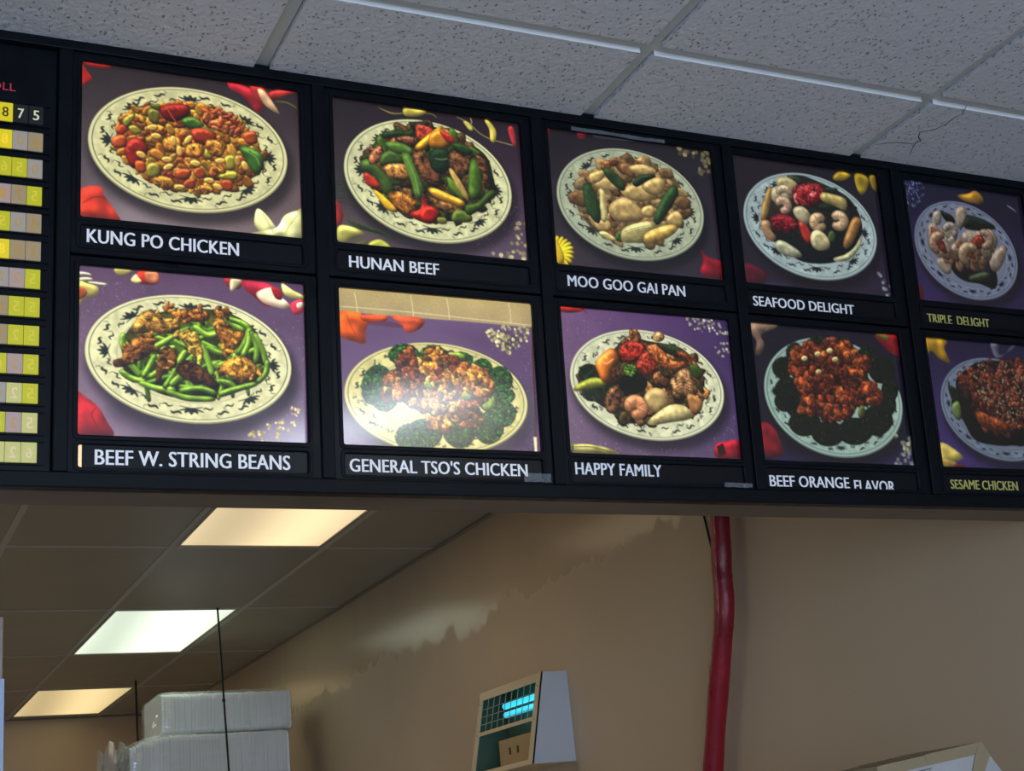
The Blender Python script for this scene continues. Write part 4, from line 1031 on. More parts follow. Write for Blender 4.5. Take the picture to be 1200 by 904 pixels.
('G',(15,25,12),[958,424,940,480,905,524,867,526,842,486,837,433,855,378,890,333,928,330,953,370]),
('scat',[953,425,937,476,904,516,870,519,846,482,842,433,858,382,891,341,925,338,949,375],[(20,34,16),(24,40,19),(13,22,10)],78,5.7,1.2,'T'),
('G',(15,25,12),[406,701,380,757,322,801,257,804,209,766,194,714,219,659,276,614,342,610,391,648]),
('scat',[397,702,373,753,320,794,260,797,216,761,202,713,226,663,278,621,339,618,384,653],[(20,34,16),(24,40,19),(13,22,10)],78,5.7,1.2,'T'),
('G',(15,25,12),[563,772,535,824,474,866,403,869,350,833,334,784,361,733,422,690,493,686,546,722]),
('scat',[554,772,528,820,471,859,406,862,358,829,343,784,367,736,424,697,489,694,539,727],[(20,34,16),(24,40,19),(13,22,10)],78,5.7,1.2,'T'),
('G',(15,25,12),[748,746,718,802,651,848,574,851,517,813,500,760,529,704,596,658,673,653,731,692]),
('scat',[738,747,710,798,649,840,578,844,526,808,509,759,537,708,598,666,669,661,722,697],[(20,34,16),(24,40,19),(13,22,10)],78,5.7,1.2,'T'),
('G',(15,25,12),[893,657,864,721,802,773,733,776,683,731,669,670,697,607,758,555,828,551,879,596]),
('scat',[884,658,857,717,800,764,737,767,691,726,678,670,704,611,760,564,824,560,871,601],[(20,34,16),(24,40,19),(13,22,10)],78,5.7,1.2,'T'),
('G',(15,25,12),[929,541,908,596,865,640,819,643,786,604,778,551,799,496,841,451,888,448,921,488]),
('scat',[923,542,904,592,864,633,822,635,792,599,784,550,803,500,842,459,885,456,916,492],[(20,34,16),(24,40,19),(13,22,10)],78,5.7,1.2,'T'),
('G',(15,25,12),[259,553,241,597,203,633,159,636,128,604,119,562,136,518,174,482,218,479,250,510]),
('scat',[253,553,237,594,201,627,162,629,133,601,124,562,140,521,176,488,215,485,245,514],[(20,34,16),(24,40,19),(13,22,10)],78,5.7,1.2,'T'),
('T',(45,20,10),[247,252,371,145,504,116,638,88,687,182,788,207,758,341,818,467,795,534,674,558,605,658,502,672,307,628,306,502,261,394]),
('scat',[247,252,371,145,504,116,638,88,687,182,788,207,758,341,818,467,795,534,674,558,605,658,502,672,307,628,306,502,261,394],[(120,50,20),(90,32,14),(150,75,30),(70,26,12)],90,24.6,1.4,'M'),
('scat',[247,252,371,145,504,116,638,88,687,182,788,207,758,341,818,467,795,534,674,558,605,658,502,672,307,628,306,502,261,394],[(130,55,22),(90,32,14)],80,16.4,1.5,'M'),
('M',(150,70,25),[561,128,638,88,691,149,653,218,579,224]),
('scat',[561,128,638,88,691,149,653,218,579,224],[(155,78,30),(95,38,16)],8,16.4,1.5,'M'),
('M',(150,70,25),[368,177,443,146,508,214,444,268,375,241]),
('scat',[368,177,443,146,508,214,444,268,375,241],[(155,78,30),(95,38,16)],8,16.4,1.5,'M'),
('M',(150,70,25),[294,344,367,322,429,414,379,481,297,455]),
('scat',[294,344,367,322,429,414,379,481,297,455],[(155,78,30),(95,38,16)],8,16.4,1.5,'M'),
('M',(150,70,25),[542,438,615,432,648,527,601,562,531,535]),
('scat',[542,438,615,432,648,527,601,562,531,535],[(155,78,30),(95,38,16)],8,16.4,1.5,'M'),
('M',(150,70,25),[702,442,783,380,814,500,734,554]),
('scat',[702,442,783,380,814,500,734,554],[(155,78,30),(95,38,16)],8,16.4,1.5,'M'),
('M',(150,70,25),[301,550,373,537,394,607,336,627]),
('scat',[301,550,373,537,394,607,336,627],[(155,78,30),(95,38,16)],8,16.4,1.5,'M'),
('M',(150,70,25),[666,233,775,191,762,307,700,329]),
('scat',[666,233,775,191,762,307,700,329],[(155,78,30),(95,38,16)],8,16.4,1.5,'M'),
('M',(150,70,25),[436,621,522,615,517,663,445,668]),
('scat',[436,621,522,615,517,663,445,668],[(155,78,30),(95,38,16)],8,16.4,1.5,'M'),
('M',(150,70,25),[585,305,719,294,724,376,606,385]),
('scat',[585,305,719,294,724,376,606,385],[(155,78,30),(95,38,16)],8,16.4,1.5,'M'),
('N',(175,150,100),[542,167,534,183,518,190,503,185,498,171,506,155,522,147,537,152]),
('N',(175,150,100),[368,238,361,254,345,261,330,256,325,242,333,227,349,219,364,224]),
('N',(175,150,100),[572,230,563,245,547,253,532,248,527,233,535,218,552,210,567,215]),
('N',(175,150,100),[452,332,444,347,428,354,413,349,409,335,416,320,432,312,447,317]),
('N',(175,150,100),[459,198,451,214,435,222,420,217,415,202,423,187,439,179,454,184]),
('V',(90,95,35),[706,608,690,642,671,654,658,637,661,602,677,569,697,557,709,573])]),
'triple':([(26,22,52),(30,22,48),(50,36,78),(62,42,92)],19,[
('dots',[-18,48,170,10,170,135,69,232,-11,293],[(120,125,160),(90,95,140),(60,60,110)],70,4.4),
('plate',464,530,415,400,0.064,(128,132,146),{'ink':(16,20,48),'inner':0.76}),
('P',(165,120,30),[455,74,542,52,609,16,664,67,649,120,563,124,488,111]),
('line',(110,110,125),7.6,[862,105,921,139,935,154],'P',0.4),
('line',(30,25,50),10.9,[665,58,753,96,881,85],'F',0.4),
('P',(105,20,38),[-5,841,56,865,55,993,-3,999]),
('V',(20,32,24),[464,290,533,230,697,274,722,321,624,351,486,354]),
('V',(20,30,24),[291,232,378,253,400,316,326,310]),
('T',(24,22,26),[341,539,423,594,584,640,651,598,687,726,650,830,531,802,412,792,330,736,312,641]),
('V',(60,72,50),[447,755,576,698,635,716,583,755,473,784]),
('W',(140,122,104),[170,365,233,340,287,382,360,503,319,591,239,634,177,544]),
('W',(140,122,104),[291,348,354,323,407,381,380,468,308,445]),
('W',(140,122,104),[424,196,496,168,505,268,440,360,408,315]),
('W',(140,122,104),[433,411,516,358,588,390,628,434,541,513,455,474]),
('W',(140,122,104),[389,516,483,487,598,538,618,619,518,681,417,644]),
('W',(140,122,104),[624,351,703,340,736,437,661,530,608,470]),
('W',(140,122,104),[226,619,315,624,308,731,254,745,205,671]),
('W',(140,122,104),[656,564,782,447,783,548,702,675,642,665]),
('W',(140,122,104),[228,258,291,232,278,333,215,359]),
('scat',[200,361,365,470,617,402,666,496,553,643,256,615],[(132,112,96),(118,88,66),(142,128,116)],60,28.3,1.7,'W'),
('M',(120,50,25),[191,379,226,390,287,497,298,577,255,566,200,476]),
('M',(115,40,20),[529,431,588,390,628,434,587,506,527,498]),
('M',(110,60,30),[442,509,507,534,529,597,470,588]),
('line',(80,63,50),46.4,[236,569,205,556,190,525,197,486,224,452,261,434,297,438],'W',0.5),
('line',(146,116,92),41.4,[236,569,205,556,190,525,197,486,224,452,261,434,297,438],'W',0.6),
('line',(124,69,46),3.3,[220,539,180,567],'F',0.6),
('line',(124,69,46),3.3,[211,515,167,521],'F',0.6),
('line',(124,69,46),3.3,[218,487,183,469],'F',0.6),
('line',(124,69,46),3.3,[237,463,224,427],'F',0.6),
('line',(124,69,46),3.3,[263,452,275,409],'F',0.6),
('line',(82,69,53),51.3,[455,636,427,615,420,578,437,537,473,508,514,501,545,519],'W',0.5),
('line',(150,126,98),45.8,[455,636,427,615,420,578,437,537,473,508,514,501,545,519],'W',0.6),
('line',(127,75,49),3.3,[447,598,398,622],'F',0.6),
('line',(127,75,49),3.3,[445,572,397,568],'F',0.6),
('line',(127,75,49),3.3,[457,544,428,514],'F',0.6),
('line',(127,75,49),3.3,[481,526,480,480],'F',0.6),
('line',(127,75,49),3.3,[507,523,536,478],'F',0.6),
('line',(81,67,55),41.5,[591,380,629,368,661,379,674,410,663,447,633,478,595,488],'W',0.5),
('line',(148,122,100),37.0,[591,380,629,368,661,379,674,410,663,447,633,478,595,488],'W',0.6),
('line',(125,73,50),3.3,[627,385,645,347],'F',0.6),
('line',(125,73,50),3.3,[647,395,684,369],'F',0.6),
('line',(125,73,50),3.3,[653,418,695,414],'F',0.6),
('line',(125,73,50),3.3,[645,445,674,465],'F',0.6),
('line',(125,73,50),3.3,[624,465,629,501],'F',0.6),
('line',(77,70,64),36.6,[300,396,314,365,343,345,374,347,391,368,386,400,363,427],'W',0.5),
('line',(140,128,118),32.7,[300,396,314,365,343,345,374,347,391,368,386,400,363,427],'W',0.6),
('line',(119,76,59),3.3,[328,371,309,347],'F',0.6),
('line',(119,76,59),3.3,[346,359,352,325],'F',0.6),
('line',(119,76,59),3.3,[365,362,392,333],'F',0.6),
('line',(119,76,59),3.3,[374,378,410,368],'F',0.6),
('line',(119,76,59),3.3,[370,399,398,413],'F',0.6),
('line',(20,40,30),5.4,[430,378,500,252,518,232],'V',0.4)]),
'sesame':([(42,30,66),(40,30,64),(50,36,80),(78,54,116)],20,[
('dots',[12,201,143,246,33,563,174,914,602,969,28,991,23,383],[(80,60,110)],90,2.0),
('plate',543,523,463,397,0.059,(120,128,140),{'ink':(14,18,36),'inner':0.8}),
('P',(170,130,30),[10,14,190,16,165,78,194,183,119,165,58,105,17,164,0,111]),
('P',(180,160,80),[17,824,69,812,147,862,195,914,101,953,3,992]),
('P',(160,130,60),[21,921,135,952,121,997,19,1001]),
('P',(90,25,35),[125,961,192,967,194,994,126,997]),
('P',(95,95,105),[544,10,616,10,604,96,741,27,725,9,589,135]),
('T',(16,14,14),[240,293,415,168,633,141,830,173,744,742,591,805,414,804,297,765,230,623,158,519,210,388]),
('V',(22,36,22),[152,373,210,388,213,497,172,482]),
('V',(100,115,60),[168,509,223,487,224,606,187,626,160,573]),
('scat',[237,312,413,178,630,160,827,192,769,573,586,713,466,683,350,635,315,509,243,404],[(90,38,24),(60,24,18),(110,52,26)],80,25.4,1.5,'M'),
('scat',[237,312,413,178,630,160,827,192,769,573,586,713,466,683,350,635,315,509,243,404],[(110,50,28),(75,30,20)],80,11.5,1.6,'N'),
('dots',[353,229,467,173,666,167,781,252,759,518,612,657,487,535,383,394],[(150,125,90),(120,95,70),(165,140,110)],190,4.3),
('M',(115,55,22),[345,544,446,574,564,623,589,695,464,702,365,652])]),
}

# ---------------------------------------------------------------- menu signs
def print_mesh(name,key,x0,x1,s1,s0,nx,ny,y,gain,em,parent):
    corners,seed,ops=PRINTS[key]; cv=Canvas(corners,seed); decode(cv,ops)
    im=np.clip(cv.im,0,1)**1.28
    im=(im*2+np.roll(im,1,0)+np.roll(im,1,1))/4
    lum=im.mean(2,keepdims=True); im=lum+(im-lum)*0.9
    lin=np.where(im<.04045,im/12.92,((im+.055)/1.055)**2.4)/gain
    U=np.linspace(0,CW-1,nx); V=np.linspace(0,CH-1,ny)
    k=max(1,int(CW/nx/2+.5))
    L=np.stack([boxf(lin[...,c],k) for c in range(3)],-1) if CW/nx>1.5 else lin
    ui=U.astype(int).clip(0,CW-2);vi=V.astype(int).clip(0,CH-2);fu=(U-ui)[None,:,None];fv=(V-vi)[:,None,None]
    a=L[vi][:,ui];b=L[vi][:,ui+1];c=L[vi+1][:,ui];d=L[vi+1][:,ui+1]
    col=(a*(1-fu)+b*fu)*(1-fv)+(c*(1-fu)+d*fu)*fv
    X,Z=np.meshgrid(np.linspace(x0,x1,nx),np.linspace(s1,s0,ny))
    co=np.stack([X,np.full_like(X,y),Z],-1).reshape(-1,3)
    i=np.arange(nx*ny).reshape(ny,nx); f=np.stack([i[:-1,:-1],i[1:,:-1],i[1:,1:],i[:-1,1:]],-1).reshape(-1,4)
    me=bpy.data.meshes.new(name); n=len(f)
    me.vertices.add(len(co)); me.vertices.foreach_set('co',co.ravel().astype(np.float32))
    me.loops.add(n*4); me.loops.foreach_set('vertex_index',f.ravel().astype(np.int32))
    me.polygons.add(n); me.polygons.foreach_set('loop_start',(np.arange(n)*4).astype(np.int32)); me.polygons.foreach_set('loop_total',np.full(n,4,np.int32))
    me.update(calc_edges=True)
    at=me.color_attributes.new('print','FLOAT_COLOR','POINT')
    at.data.foreach_set('color',np.concatenate([col.reshape(-1,3),np.ones((nx*ny,1))],1).astype(np.float32).ravel())
    m=bpy.data.materials.new('menu print '+key); m.use_nodes=True; nt=m.node_tree; b=nt.nodes['Principled BSDF']
    an=nt.nodes.new('ShaderNodeAttribute'); an.attribute_name='print'
    sc_=nt.nodes.new('ShaderNodeVectorMath'); sc_.operation='SCALE'; sc_.inputs['Scale'].default_value=0.45
    nt.links.new(an.outputs['Color'],sc_.inputs[0]); nt.links.new(sc_.outputs[0],b.inputs['Base Color']); wm_=nt.nodes.new('ShaderNodeVectorMath'); wm_.operation='MULTIPLY'; wm_.inputs[1].default_value=(1.06,1.0,.84) if gain>.7 else (1,1,.96)
    nt.links.new(an.outputs['Color'],wm_.inputs[0]); nt.links.new(wm_.outputs[0],b.inputs['Emission Color'])
    b.inputs['Emission Strength'].default_value=em; b.inputs['Roughness'].default_value=.6; b.inputs['Specular IOR Level'].default_value=.2
    b.inputs['Coat Weight'].default_value=1.0; b.inputs['Coat Roughness'].default_value=.10; b.inputs['Coat IOR'].default_value=1.62
    me.materials.append(m); o=bpy.data.objects.new(name,me); return link(o,parent)
boxf=box_blur
X0S=[0.0,.409,.8145,1.213,1.630]
MENU=[ # key, column, row, words, text x0 x1 z0 z1, gain(total), lettering, label
('kung_po',0,0,'KUNG PO CHICKEN',.012,.246,-.3015,-.2795,1.0,'w','backlit menu sign with KUNG PO CHICKEN, diced chicken and peanuts on a cream plate'),
('string_beans',0,1,'BEEF W. STRING BEANS',.027,.322,-.6455,-.6225,1.0,'w','backlit menu sign BEEF W. STRING BEANS, green beans with beef slices'),
('hunan_beef',1,0,'HUNAN BEEF',.431,.590,-.3030,-.2825,.95,'w','menu sign HUNAN BEEF with beef, pea pods and a tomato on dark purple'),
('general_tso',1,1,"GENERAL TSO'S CHICKEN",.420,.732,-.6450,-.6230,1.0,'w',"brightest menu sign GENERAL TSO'S CHICKEN with broccoli ring and a bare tan strip on top"),
('moo_goo',2,0,'MOO GOO GAI PAN',.836,1.078,-.3005,-.2800,.62,'w','dim menu sign MOO GOO GAI PAN, pale chicken with snow peas and a yellow flower'),
('happy_family',2,1,'HAPPY FAMILY',.824,.994,-.6385,-.6175,.85,'w','menu sign HAPPY FAMILY, shrimp, scallop and lobster on a light purple cloth'),
('seafood',3,0,'SEAFOOD DELIGHT',1.228,1.463,-.3055,-.2860,.45,'w','dark menu sign SEAFOOD DELIGHT with curled shrimp and red crab meat'),
('beef_orange',3,1,'BEEF ORANGE FLAVOR',1.222,1.508,-.6500,-.6290,.42,'w','dark menu sign BEEF ORANGE FLAVOR, browned beef ringed by dark broccoli'),
('triple',4,0,'TRIPLE  DELIGHT',1.646,1.808,-.3075,-.2885,.36,'y','dark menu sign TRIPLE DELIGHT with yellow lettering at the upper right'),
('sesame',4,1,'SESAME CHICKEN',1.647,1.819,-.6450,-.6265,.36,'y','dark menu sign SESAME CHICKEN with yellow lettering at the lower right')]
white_l=mat('white lettering',(.62,.63,.66),rough=.5,emit=(.62,.63,.68),es=.42)
white_d=mat('white lettering unlit',(.55,.57,.62),rough=.5,emit=(.55,.57,.65),es=.36)
yell_l=mat('yellow lettering unlit',(.35,.33,.10),rough=.5,emit=(.35,.33,.1),es=.18)
strip_m=mat('black name strip',(.005,.006,.009),rough=.28,spec=.2)
RES=[(300,226),(268,202),(246,186),(226,170),(206,156)]
clear=mat('clear tape',(.5,.55,.6),rough=.15,alpha=.22,spec=.8,bump=(90,.6,.002))
glow=mat('bare backlight',(.8,.6,.35),emit=(.95,.62,.30),es=.8)
for key,c,r,words,tx0,tx1,tz0,tz1,gain,lc,label in MENU:
    x0=X0S[c]; x1=x0+.353; s1,s0=((0.0,-.263),(-.338,-.603))[r]
    t=thing('menu_sign',label,'menu sign',BO,TILT,'photo menu signs of the board')
    fx0=c*.4067-.0131; fx1=(c+1)*.4067-.0349 if c<4 else 1.9675
    if c==4: x1=min(x1,1.9555)
    zt,zb=((.0105,-.3205),(-.3265,-.6578))[r]
    st,sb=((-.2735,-.3085),(-.6150,-.6515))[r]
    plate_with_holes('frame',[rrect(fx0,fx1,zb,zt,.003),rrect(x0,x1,s0,s1,.005),rrect(x0+.001,x1-.001,sb,st,.005)],-.0068,.009,.0012,blackp,t)
    # raised lip round the picture and the strip
    nx,ny=RES[c]
    print_mesh('picture',key,x0-.001,x0+.354 if c<4 else x1+.001,s1+.001,s0-.001,nx,ny,.0022,gain,max(.06,1.05*gain-0.2),t)
    box('name_strip',x0-.0005+(.0085 if key=='string_beans' else .004 if key=='hunan_beef' else 0),x1+.0005,-.0022,.0016,sb-.0005,st+.0005,strip_m,t)
    if key=='beef_orange':   # the last word has slipped down behind the lip of the frame
        text('lettering','FLAVOR',1.413,1.508,-.6560,-.6335,-.0026,white_d,t,bold=.0007,track=1.02); words='BEEF ORANGE'; tx1=1.401
    text('lettering',words,tx0,tx1,tz0,tz1,-.0026,{'w':white_l if c<2 else white_d,'y':yell_l}[lc],t,bold=.0007,track=1.02)
    if key=='string_beans': box('light_gap',x0,x0+.0085,-.001,.0016,sb,st,glow,t,label='thin glowing gap left of the name strip')
    if key=='hunan_beef': box('light_gap',x0+.001,x0+.0042,-.001,.0016,sb+.006,st-.006,glow,t,label='thin glowing gap left of the name strip')
    bev=plate_with_holes('inner_lip',[rrect(x0-.0055,x1+.0055,s0-.0055,s1+.0055,.007),rrect(x0-.001,x1+.001,s0-.001,s1+.001,.005)],-.0084,.0025,.0008,black,t)
    plate_with_holes('strip_lip',[rrect(x0-.0045,x1+.0045,sb-.004,st+.004,.007),rrect(x0,x1,sb,st,.005)],-.0082,.0025,.0008,black,t)
    def tape(a,b,d,e):
        random.seed(int(a*1000)); V=[];F=[];N=10
        for i in range(N+1):
            for j in range(4): V.append((a+(b-a)*i/N+random.uniform(-.0006,.0006),-.0092-random.uniform(0,.0012),d+(e-d)*j/3+random.uniform(-.0008,.0008)))
        for i in range(N):
            for j in range(3): F.append((i*4+j,(i+1)*4+j,(i+1)*4+j+1,i*4+j+1))
        mesh('tape',V,F,clear,t,label='crinkled strip of clear tape')
    if key=='general_tso': tape(.722,.772,-.655,-.640)
    if key=='happy_family': tape(1.118,1.178,-.655,-.647)
    if key=='moo_goo': tape(.862,1.06,-.003,.004)
# ================================================================ KITCHEN THINGS
# red covered pipe by the right wall
redp=mat('red vinyl pipe cover',(.30,.008,.022),rough=.3,spec=.6,mott=(14,.3,(1,1,.5)),bump=(26,.7,.006,(1.6,1.6,.6)))
hp=[(1.957, 1.261, 0.03), (1.957, 1.266, -0.1), (1.957, 1.271, -0.266), (1.957, 1.292, -0.372), (1.957, 1.307, -0.455), (1.957, 1.319, -0.518), (1.957, 1.328, -0.595), (1.957, 1.351, -0.674), (1.957, 1.412, -0.818), (1.957, 1.461, -0.94), (1.957, 1.503, -1.049), (1.957, 1.545, -1.151), (1.957, 1.587, -1.263)]
def smooth_path(p,n=6):
    p=[Vector(v) for v in p]; o=[]
    for i in range(len(p)-1):
        a,b,c,d=p[max(i-1,0)],p[i],p[i+1],p[min(i+2,len(p)-1)]
        for k in range(n):
            t=k/n; o.append(.5*((2*b)+(c-a)*t+(2*a-5*b+4*c-d)*t*t+(3*b-a-3*c+d)*t**3))
    o.append(p[-1]); return o
hp2=[p+Vector((0,0,Z0)) for p in smooth_path(hp)]
random.seed(8)
pipe=thing('covered_pipe','thick glossy red vinyl covered pipe running down the right wall','pipe',(1.958,1.36,Z0))
off=Vector((-1.958,-1.36,-Z0))
tube('pipe_cover',[p+off for p in hp2],.029,redp,pipe,28,rads=[.0285*(1+.05*math.sin(i*.55)*.5+random.uniform(-.008,.008)) for i in range(len(hp2))])
# thin seam ridge of the wrap
seam=mat('worn seam',(.55,.40,.25),rough=.6)
tube('seam',[p+off+Vector((-.0262,-.0112,0))*1.0 for p in hp2[14:44]],.0016,seam,pipe,6,rads=[max(.0003,.0016*random.uniform(-.2,1.4)) for _ in hp2[14:44]],label='crumbled pale tape seam')
cb=thing('cable','thin black cable on the wall just left of the red pipe','cable',(1.995,1.43,Z0-.3))
tube('cord',[(0,0,.33),(0,0,-.02),(.001,-.008,-.08),(.002,-.02,-.16)],.003,mat('black cord',(.01,.01,.01)),cb,8)
# insect light trap on the wall
cream=mat('cream trap enamel',(.66,.52,.33),rough=.35); paleb=mat('white trap side',(.62,.64,.68),rough=.35)
tr=thing('insect_light_trap','cream box with glowing blue tubes behind a grille, mounted on the right wall','light trap',(XW,2.39,Z0-.93))
H=.30; Ln=.515
def prof(b,inset=0): return -(.163-.066*b)+inset   # x of the front face at height fraction b
def fpt(a,b,d=0): return (prof(b)+d,Ln*a,H*b)
V=[(0,0,0),(prof(0),0,0),(prof(1),0,H),(0,0,H)]
def slab(name,poly,vec,m,parent):
    n=len(poly); vec=Vector(vec); V=[Vector(p) for p in poly]+[Vector(p)+vec for p in poly]
    F=[tuple(range(n))[::-1],tuple(range(n,2*n))]+[(i,(i+1)%n,n+(i+1)%n,n+i) for i in range(n)]
    return mesh(name,V,F,m,parent)
slab('side_panel',V,(0,.004,0),paleb,tr); slab('side_panel',[(a,Ln-.004,c) for a,b,c in V],(0,.004,0),paleb,tr)
slab('top_panel',[(0,.004,H-.003),(prof(1),.004,H-.003),(prof(1),Ln-.004,H-.003),(0,Ln-.004,H-.003)],(0,0,.003),cream,tr)
slab('bottom_panel',[(0,.004,0),(prof(0),.004,0),(prof(0),Ln-.004,0),(0,Ln-.004,0)],(0,0,.003),cream,tr)
gl_m=mat('green tinted liner',(.085,.14,.09),rough=.5)
box('back_plate',-.004,-.001,.0045,Ln-.0045,.0035,H-.0035,gl_m,tr)
slab('liner',[(-.005,Ln-.0065,.0035),(prof(0)+.006,Ln-.0065,.0035),(prof(1)+.006,Ln-.0065,H-.0035),(-.005,Ln-.0065,H-.0035)],(0,.002,0),gl_m,tr)
slab('liner',[(-.005,.0045,H-.006),(prof(1)+.006,.0045,H-.006),(prof(1)+.006,Ln-.0066,H-.006),(-.005,Ln-.0066,H-.006)],(0,0,.002),gl_m,tr)
def fbar(name,a0,a1,b0,b1,m,d=0,th=.006,parent=None):
    return slab(name,[fpt(a0,b0,d),fpt(a1,b0,d),fpt(a1,b1,d),fpt(a0,b1,d)],(th,0,.001),m,parent or tr)
fr=fbar('front_rail',0,1,.90,1.0,cream); fbar('front_rail',0,1,0,.055,cream); fbar('front_rail',0,.07,.055,.90,cream); fbar('front_rail',.945,1,.055,.90,cream); fbar('front_rail',.07,.945,.475,.52,cream)
gm=mat('grille wire',(.30,.34,.28),rough=.4,metal=.3)
for i in range(1,9): a=.07+.875*i/9; fbar('grille_bar',a-.0035,a+.0035,.52,.90,gm,.004,.002)
for b in (.61,.70,.79): fbar('grille_bar',.07,.945,b-.004,b+.004,gm,.007,.002)
uv=mat('blue tube light',(.2,.8,.9),emit=(.03,.62,.85),es=1.1)
for dz in (.205,.236): tube('lamp_tube',[(-.055,.04,dz),(-.055,.40,dz)],.0105,uv,tr,12)
box('glue_board',-.078,-.074,.012,Ln-.085,.012,.118,mat('tan glue board',(.52,.38,.20),rough=.7),tr)
for yy in (.27,.335): box('slot',-.0795,-.0778,yy,yy+.012,.062,.086,mat('dark slot',(.05,.03,.02)),tr)
for a in (.035,.965):
    for b in (.85,.49): 
        p=fpt(a,b,-.001); bmq=bmesh.new(); bmesh.ops.create_uvsphere(bmq,u_segments=8,v_segments=6,radius=.003); from_bm('screw',bmq,gm,tr,loc=p,smooth=True)
# foam tray bundles on a shelf
foam=mat('white foam',(.93,.95,.96),rough=.55,bump=(80,.1,.001)); 
wrap=bpy.data.materials.new('plastic film'); wrap.use_nodes=True
nt=wrap.node_tree; nt.nodes.remove(nt.nodes['Principled BSDF']); out=nt.nodes['Material Output']
gl=nt.nodes.new('ShaderNodeBsdfGlossy'); gl.inputs['Roughness'].default_value=.16; gl.inputs['Color'].default_value=(.9,.95,1,1)
tp=nt.nodes.new('ShaderNodeBsdfTransparent'); df=nt.nodes.new('ShaderNodeBsdfTranslucent'); df.inputs['Color'].default_value=(.8,.84,.88,1)
mx1=nt.nodes.new('ShaderNodeMixShader'); mx1.inputs[0].default_value=.5; mx2=nt.nodes.new('ShaderNodeMixShader'); mx2.inputs[0].default_value=.22
nz=nt.nodes.new('ShaderNodeTexNoise'); nz.inputs['Scale'].default_value=7; tcw=nt.nodes.new('ShaderNodeTexCoord'); mpw=nt.nodes.new('ShaderNodeMapping'); mpw.inputs['Scale'].default_value=(1,1,3.2)
bw=nt.nodes.new('ShaderNodeBump'); bw.inputs['Strength'].default_value=.5; bw.inputs['Distance'].default_value=.012
nt.links.new(tcw.outputs['Object'],mpw.inputs[0]); nt.links.new(mpw.outputs[0],nz.inputs['Vector']); nt.links.new(nz.outputs[0],bw.inputs['Height']); nt.links.new(bw.outputs[0],gl.inputs['Normal'])
nt.links.new(gl.outputs[0],mx1.inputs[1]); nt.links.new(df.outputs[0],mx1.inputs[2]); nt.links.new(tp.outputs[0],mx2.inputs[1]); nt.links.new(mx1.outputs[0],mx2.inputs[2]); nt.links.new(mx2.outputs[0],out.inputs[0])
def bundle(x0,x1,y0,y1,z0,z1,label,seed,taper):
    t=thing('foam_tray_bundle',label,'foam trays',((x0+x1)/2,(y0+y1)/2,z0),group='wrapped foam tray bundles on the shelf')
    rs=random.Random(seed); cx=(x0+x1)/2; cy=(y0+y1)/2; n=int((x1-x0)/.0155); hw=(y1-y0)/2; H=z1-z0
    for i in range(n):
        xa=x0-cx+(x1-x0)*i/n; wd=(x1-x0)/n*.95; u=i/n
        top=H*(1-(taper*(1-u/.3)**2 if u<.3 else 0))-rs.uniform(0,.004)
        bm=bmesh.new(); dy=rs.uniform(-.003,.003)
        L=rrect(-hw+dy,hw+dy,.001,top,.028,3)
        n_=len(L); va=[bm.verts.new((xa,p[0],p[1])) for p in L]; vb=[bm.verts.new((xa+wd,p[0],p[1])) for p in L]
        bm.faces.new(va[::-1]); bm.faces.new(vb)
        for q in range(n_): bm.faces.new((va[q],va[(q+1)%n_],vb[(q+1)%n_],vb[q]))
        from_bm('foam_tray',bm,foam,t)
    # film shell
    V=[];F=[];N=26
    P=rrect(-hw-.007,hw+.007,-.0,H+.008,.034,5); K=len(P)
    for i in range(N+1):
        u=i/N; x=x0-cx-.012+(x1-x0+.02)*u; sc=1-(taper*max(0,1-u/.3)**2)
        for p in P: V.append((x+rs.uniform(-.003,.003),p[0]*(1 if 0<i<N else .93)+rs.uniform(-.003,.003),max(.0005,(p[1]*sc*(1 if 0<i<N else .96))+rs.uniform(-.002,.003))))
    for i in range(N):
        for j in range(K): F.append((i*K+j,i*K+(j+1)%K,(i+1)*K+(j+1)%K,(i+1)*K+j))
    F.append(tuple(range(K))[::-1]);F.append(tuple(range(N*K,(N+1)*K)))
    mesh('plastic_film',V,F,wrap,t,smooth=True)
    return t,cx,cy
zs=Z0-.715
b1,cx1,cy1=bundle(1.03,1.79,4.93,5.32,zs,zs+.218,'lower white foam tray bundle wrapped in clear plastic, with a crumpled tail at its left',3,.22)
b2,cx2,cy2=bundle(1.20,1.835,5.02,5.42,zs+.229,zs+.42,'upper white foam tray bundle wrapped in plastic, resting on the lower bundle',7,.0)
# crumpled film tail
rs=random.Random(5); V=[];F=[]
N,Mm=14,10
for i in range(N+1):
    for j in range(Mm):
        a=2*math.pi*j/Mm; r=.055+.03*math.sin(i*.9)+rs.uniform(-.022,.022); 
        V.append((1.035-cx1-.008*i+rs.uniform(-.010,.010),.0-.06+r*1.3*math.cos(a),max(.004,.12+r*1.25*math.sin(a)-.002*i)))
for i in range(N):
    for j in range(Mm): F.append((i*Mm+j,i*Mm+(j+1)%Mm,(i+1)*Mm+(j+1)%Mm,(i+1)*Mm+j))
F.append(tuple(range(N*Mm,(N+1)*Mm)))
mesh('film_tail',V,F,mat('crumpled film',(.70,.68,.66),rough=.25,alpha=.55,spec=.8),b1)
blk=mat('black shelf enamel',(.012,.012,.014),rough=.4)
sh=thing('storage_shelf','black metal storage shelf carrying the foam tray bundles at the back','shelf',(1.44,5.15,0))
box('shelf_board',-.47,.50,-.26,.35,zs-.025,zs-.0005,blk,sh,.002); box('shelf_board',-.47,.50,-.26,.35,.9,.925,blk,sh,.002)
for a in (-.465,.475):
    for b in (-.255,.325): box('post',a,a+.02,b,b+.02,0,zs-.0255,blk,sh)
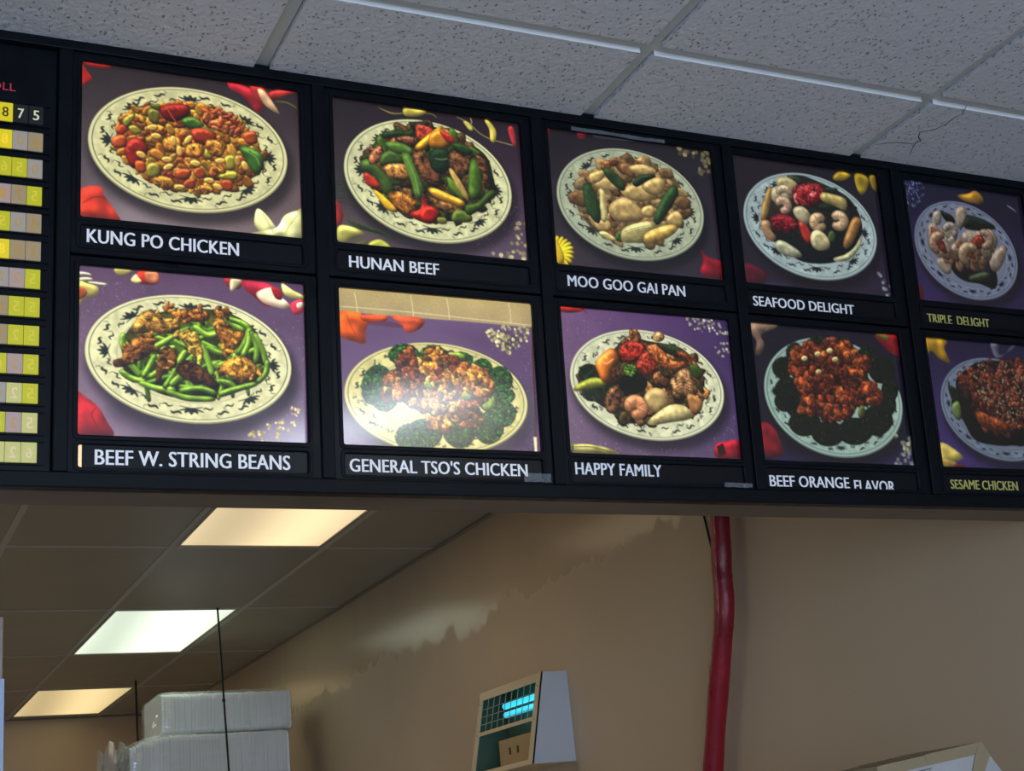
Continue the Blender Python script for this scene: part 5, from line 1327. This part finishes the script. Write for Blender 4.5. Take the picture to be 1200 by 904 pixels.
# hanging rods
rod_m=mat('black rod',(.015,.014,.012),rough=.5)
t=thing('hanging_rod','long thin black rod hanging from the ceiling in front of the foam bundles','rod',(1.381,4.62,CEIL)); tube('rod',[(0,0,0),(.030,0,-.78),(.048,0,-1.25)],.0048,rod_m,t,8)
for z_ in (-.42,): tube('nut',[(.0155,0,z_),(.016,0,z_-.012)],.008,rod_m,t,6,smooth=False)
t=thing('hanging_rod','short thin black rod hanging at the right end of the farthest ceiling light','rod',(1.44,6.81,CEIL)); tube('rod',[(0,0,0),(.006,0,-.3),(.02,0,-.75)],.006,rod_m,t,8)
# partition sheet and notice at the left edge
pt=thing('partition_board','tan pink board edge standing below the menu board at the far left edge','board',(-.20,.52,0))
box('panel',-.25,.156,-.01,.01,0,Z0-.778,mat('tan pink laminate',(.33,.25,.22),rough=.5),pt,.001)
nb=thing('paper_notice','pale blue paper notice with violet print fixed on the tan board at the left edge','notice',(-.10,.508,Z0-1.30))
box('sheet',-.15,.0585,-.0022,-.0007,0,.4185,mat('pale blue paper',(.42,.50,.68),rough=.6),nb)
vio=mat('violet print',(.16,.10,.36)); 
for z_ in (.268,.255): box('print_line',.02,.0545,-.0028,-.0023,z_,z_+.006,vio,nb)
# carton at the lower right
kr=mat('kraft tape',(.30,.235,.14),rough=.5,bump=(30,.3,.004)); wh=mat('white coated board',(.42,.41,.42),rough=.5,mott=(9,.08,(1,1,1)))
ct=thing('white_carton','white printed carton sealed with tan tape at the lower right, by the right wall','box',(1.475,.2,Z0-1.143),(0,math.radians(-6.6),0))
def sl(name,poly,y,th,m,parent):
    n=len(poly); V=[(a,y,b) for a,b in poly]+[(a,y+th,b) for a,b in poly]
    F=[tuple(range(n)),tuple(range(n,2*n))[::-1]]+[(i,n+i,n+(i+1)%n,(i+1)%n) for i in range(n)]
    return mesh(name,V,F,m,parent)
sl('body',[(0,0),(0,-.30),(.33,-.30),(.305,-.075),(.262,0)],0,.20,wh,ct)
sl('tape',[(-.001,.0006),(-.001,-.019),(.256,-.019),(.2625,.0006)],-.0008,.2018,kr,ct)
sl('tape',[(.118,.0022),(.118,-.017),(.252,-.018),(.263,.0022)],-.0018,.2030,kr,ct)
sl('tape',[(.240,-.019),(.196,-.085),(.222,-.085),(.276,-.0255),(.264,.001),(.256,.001)],-.0026,.0016,kr,ct)
text('lettering','TOKUWI',.080,.122,-.041,-.027,-.0006,mat('black print',(.02,.02,.02)),ct)
sl('print_frame',[(.074,-.024),(.074,-.0255),(.128,-.0255),(.128,-.024)],-.0004,.0003,mat('black print',(.02,.02,.02)),ct)

sf=thing('wall_shelf','plain shelf board on the right wall carrying the white carton','shelf',(1.75,.25,Z0-1.50))
box('shelf_board',-.30,.2499,-.22,.40,0,.02,cream,sf); box('bracket',.2,.2499,0,.02,-.15,-.0005,cream,sf)
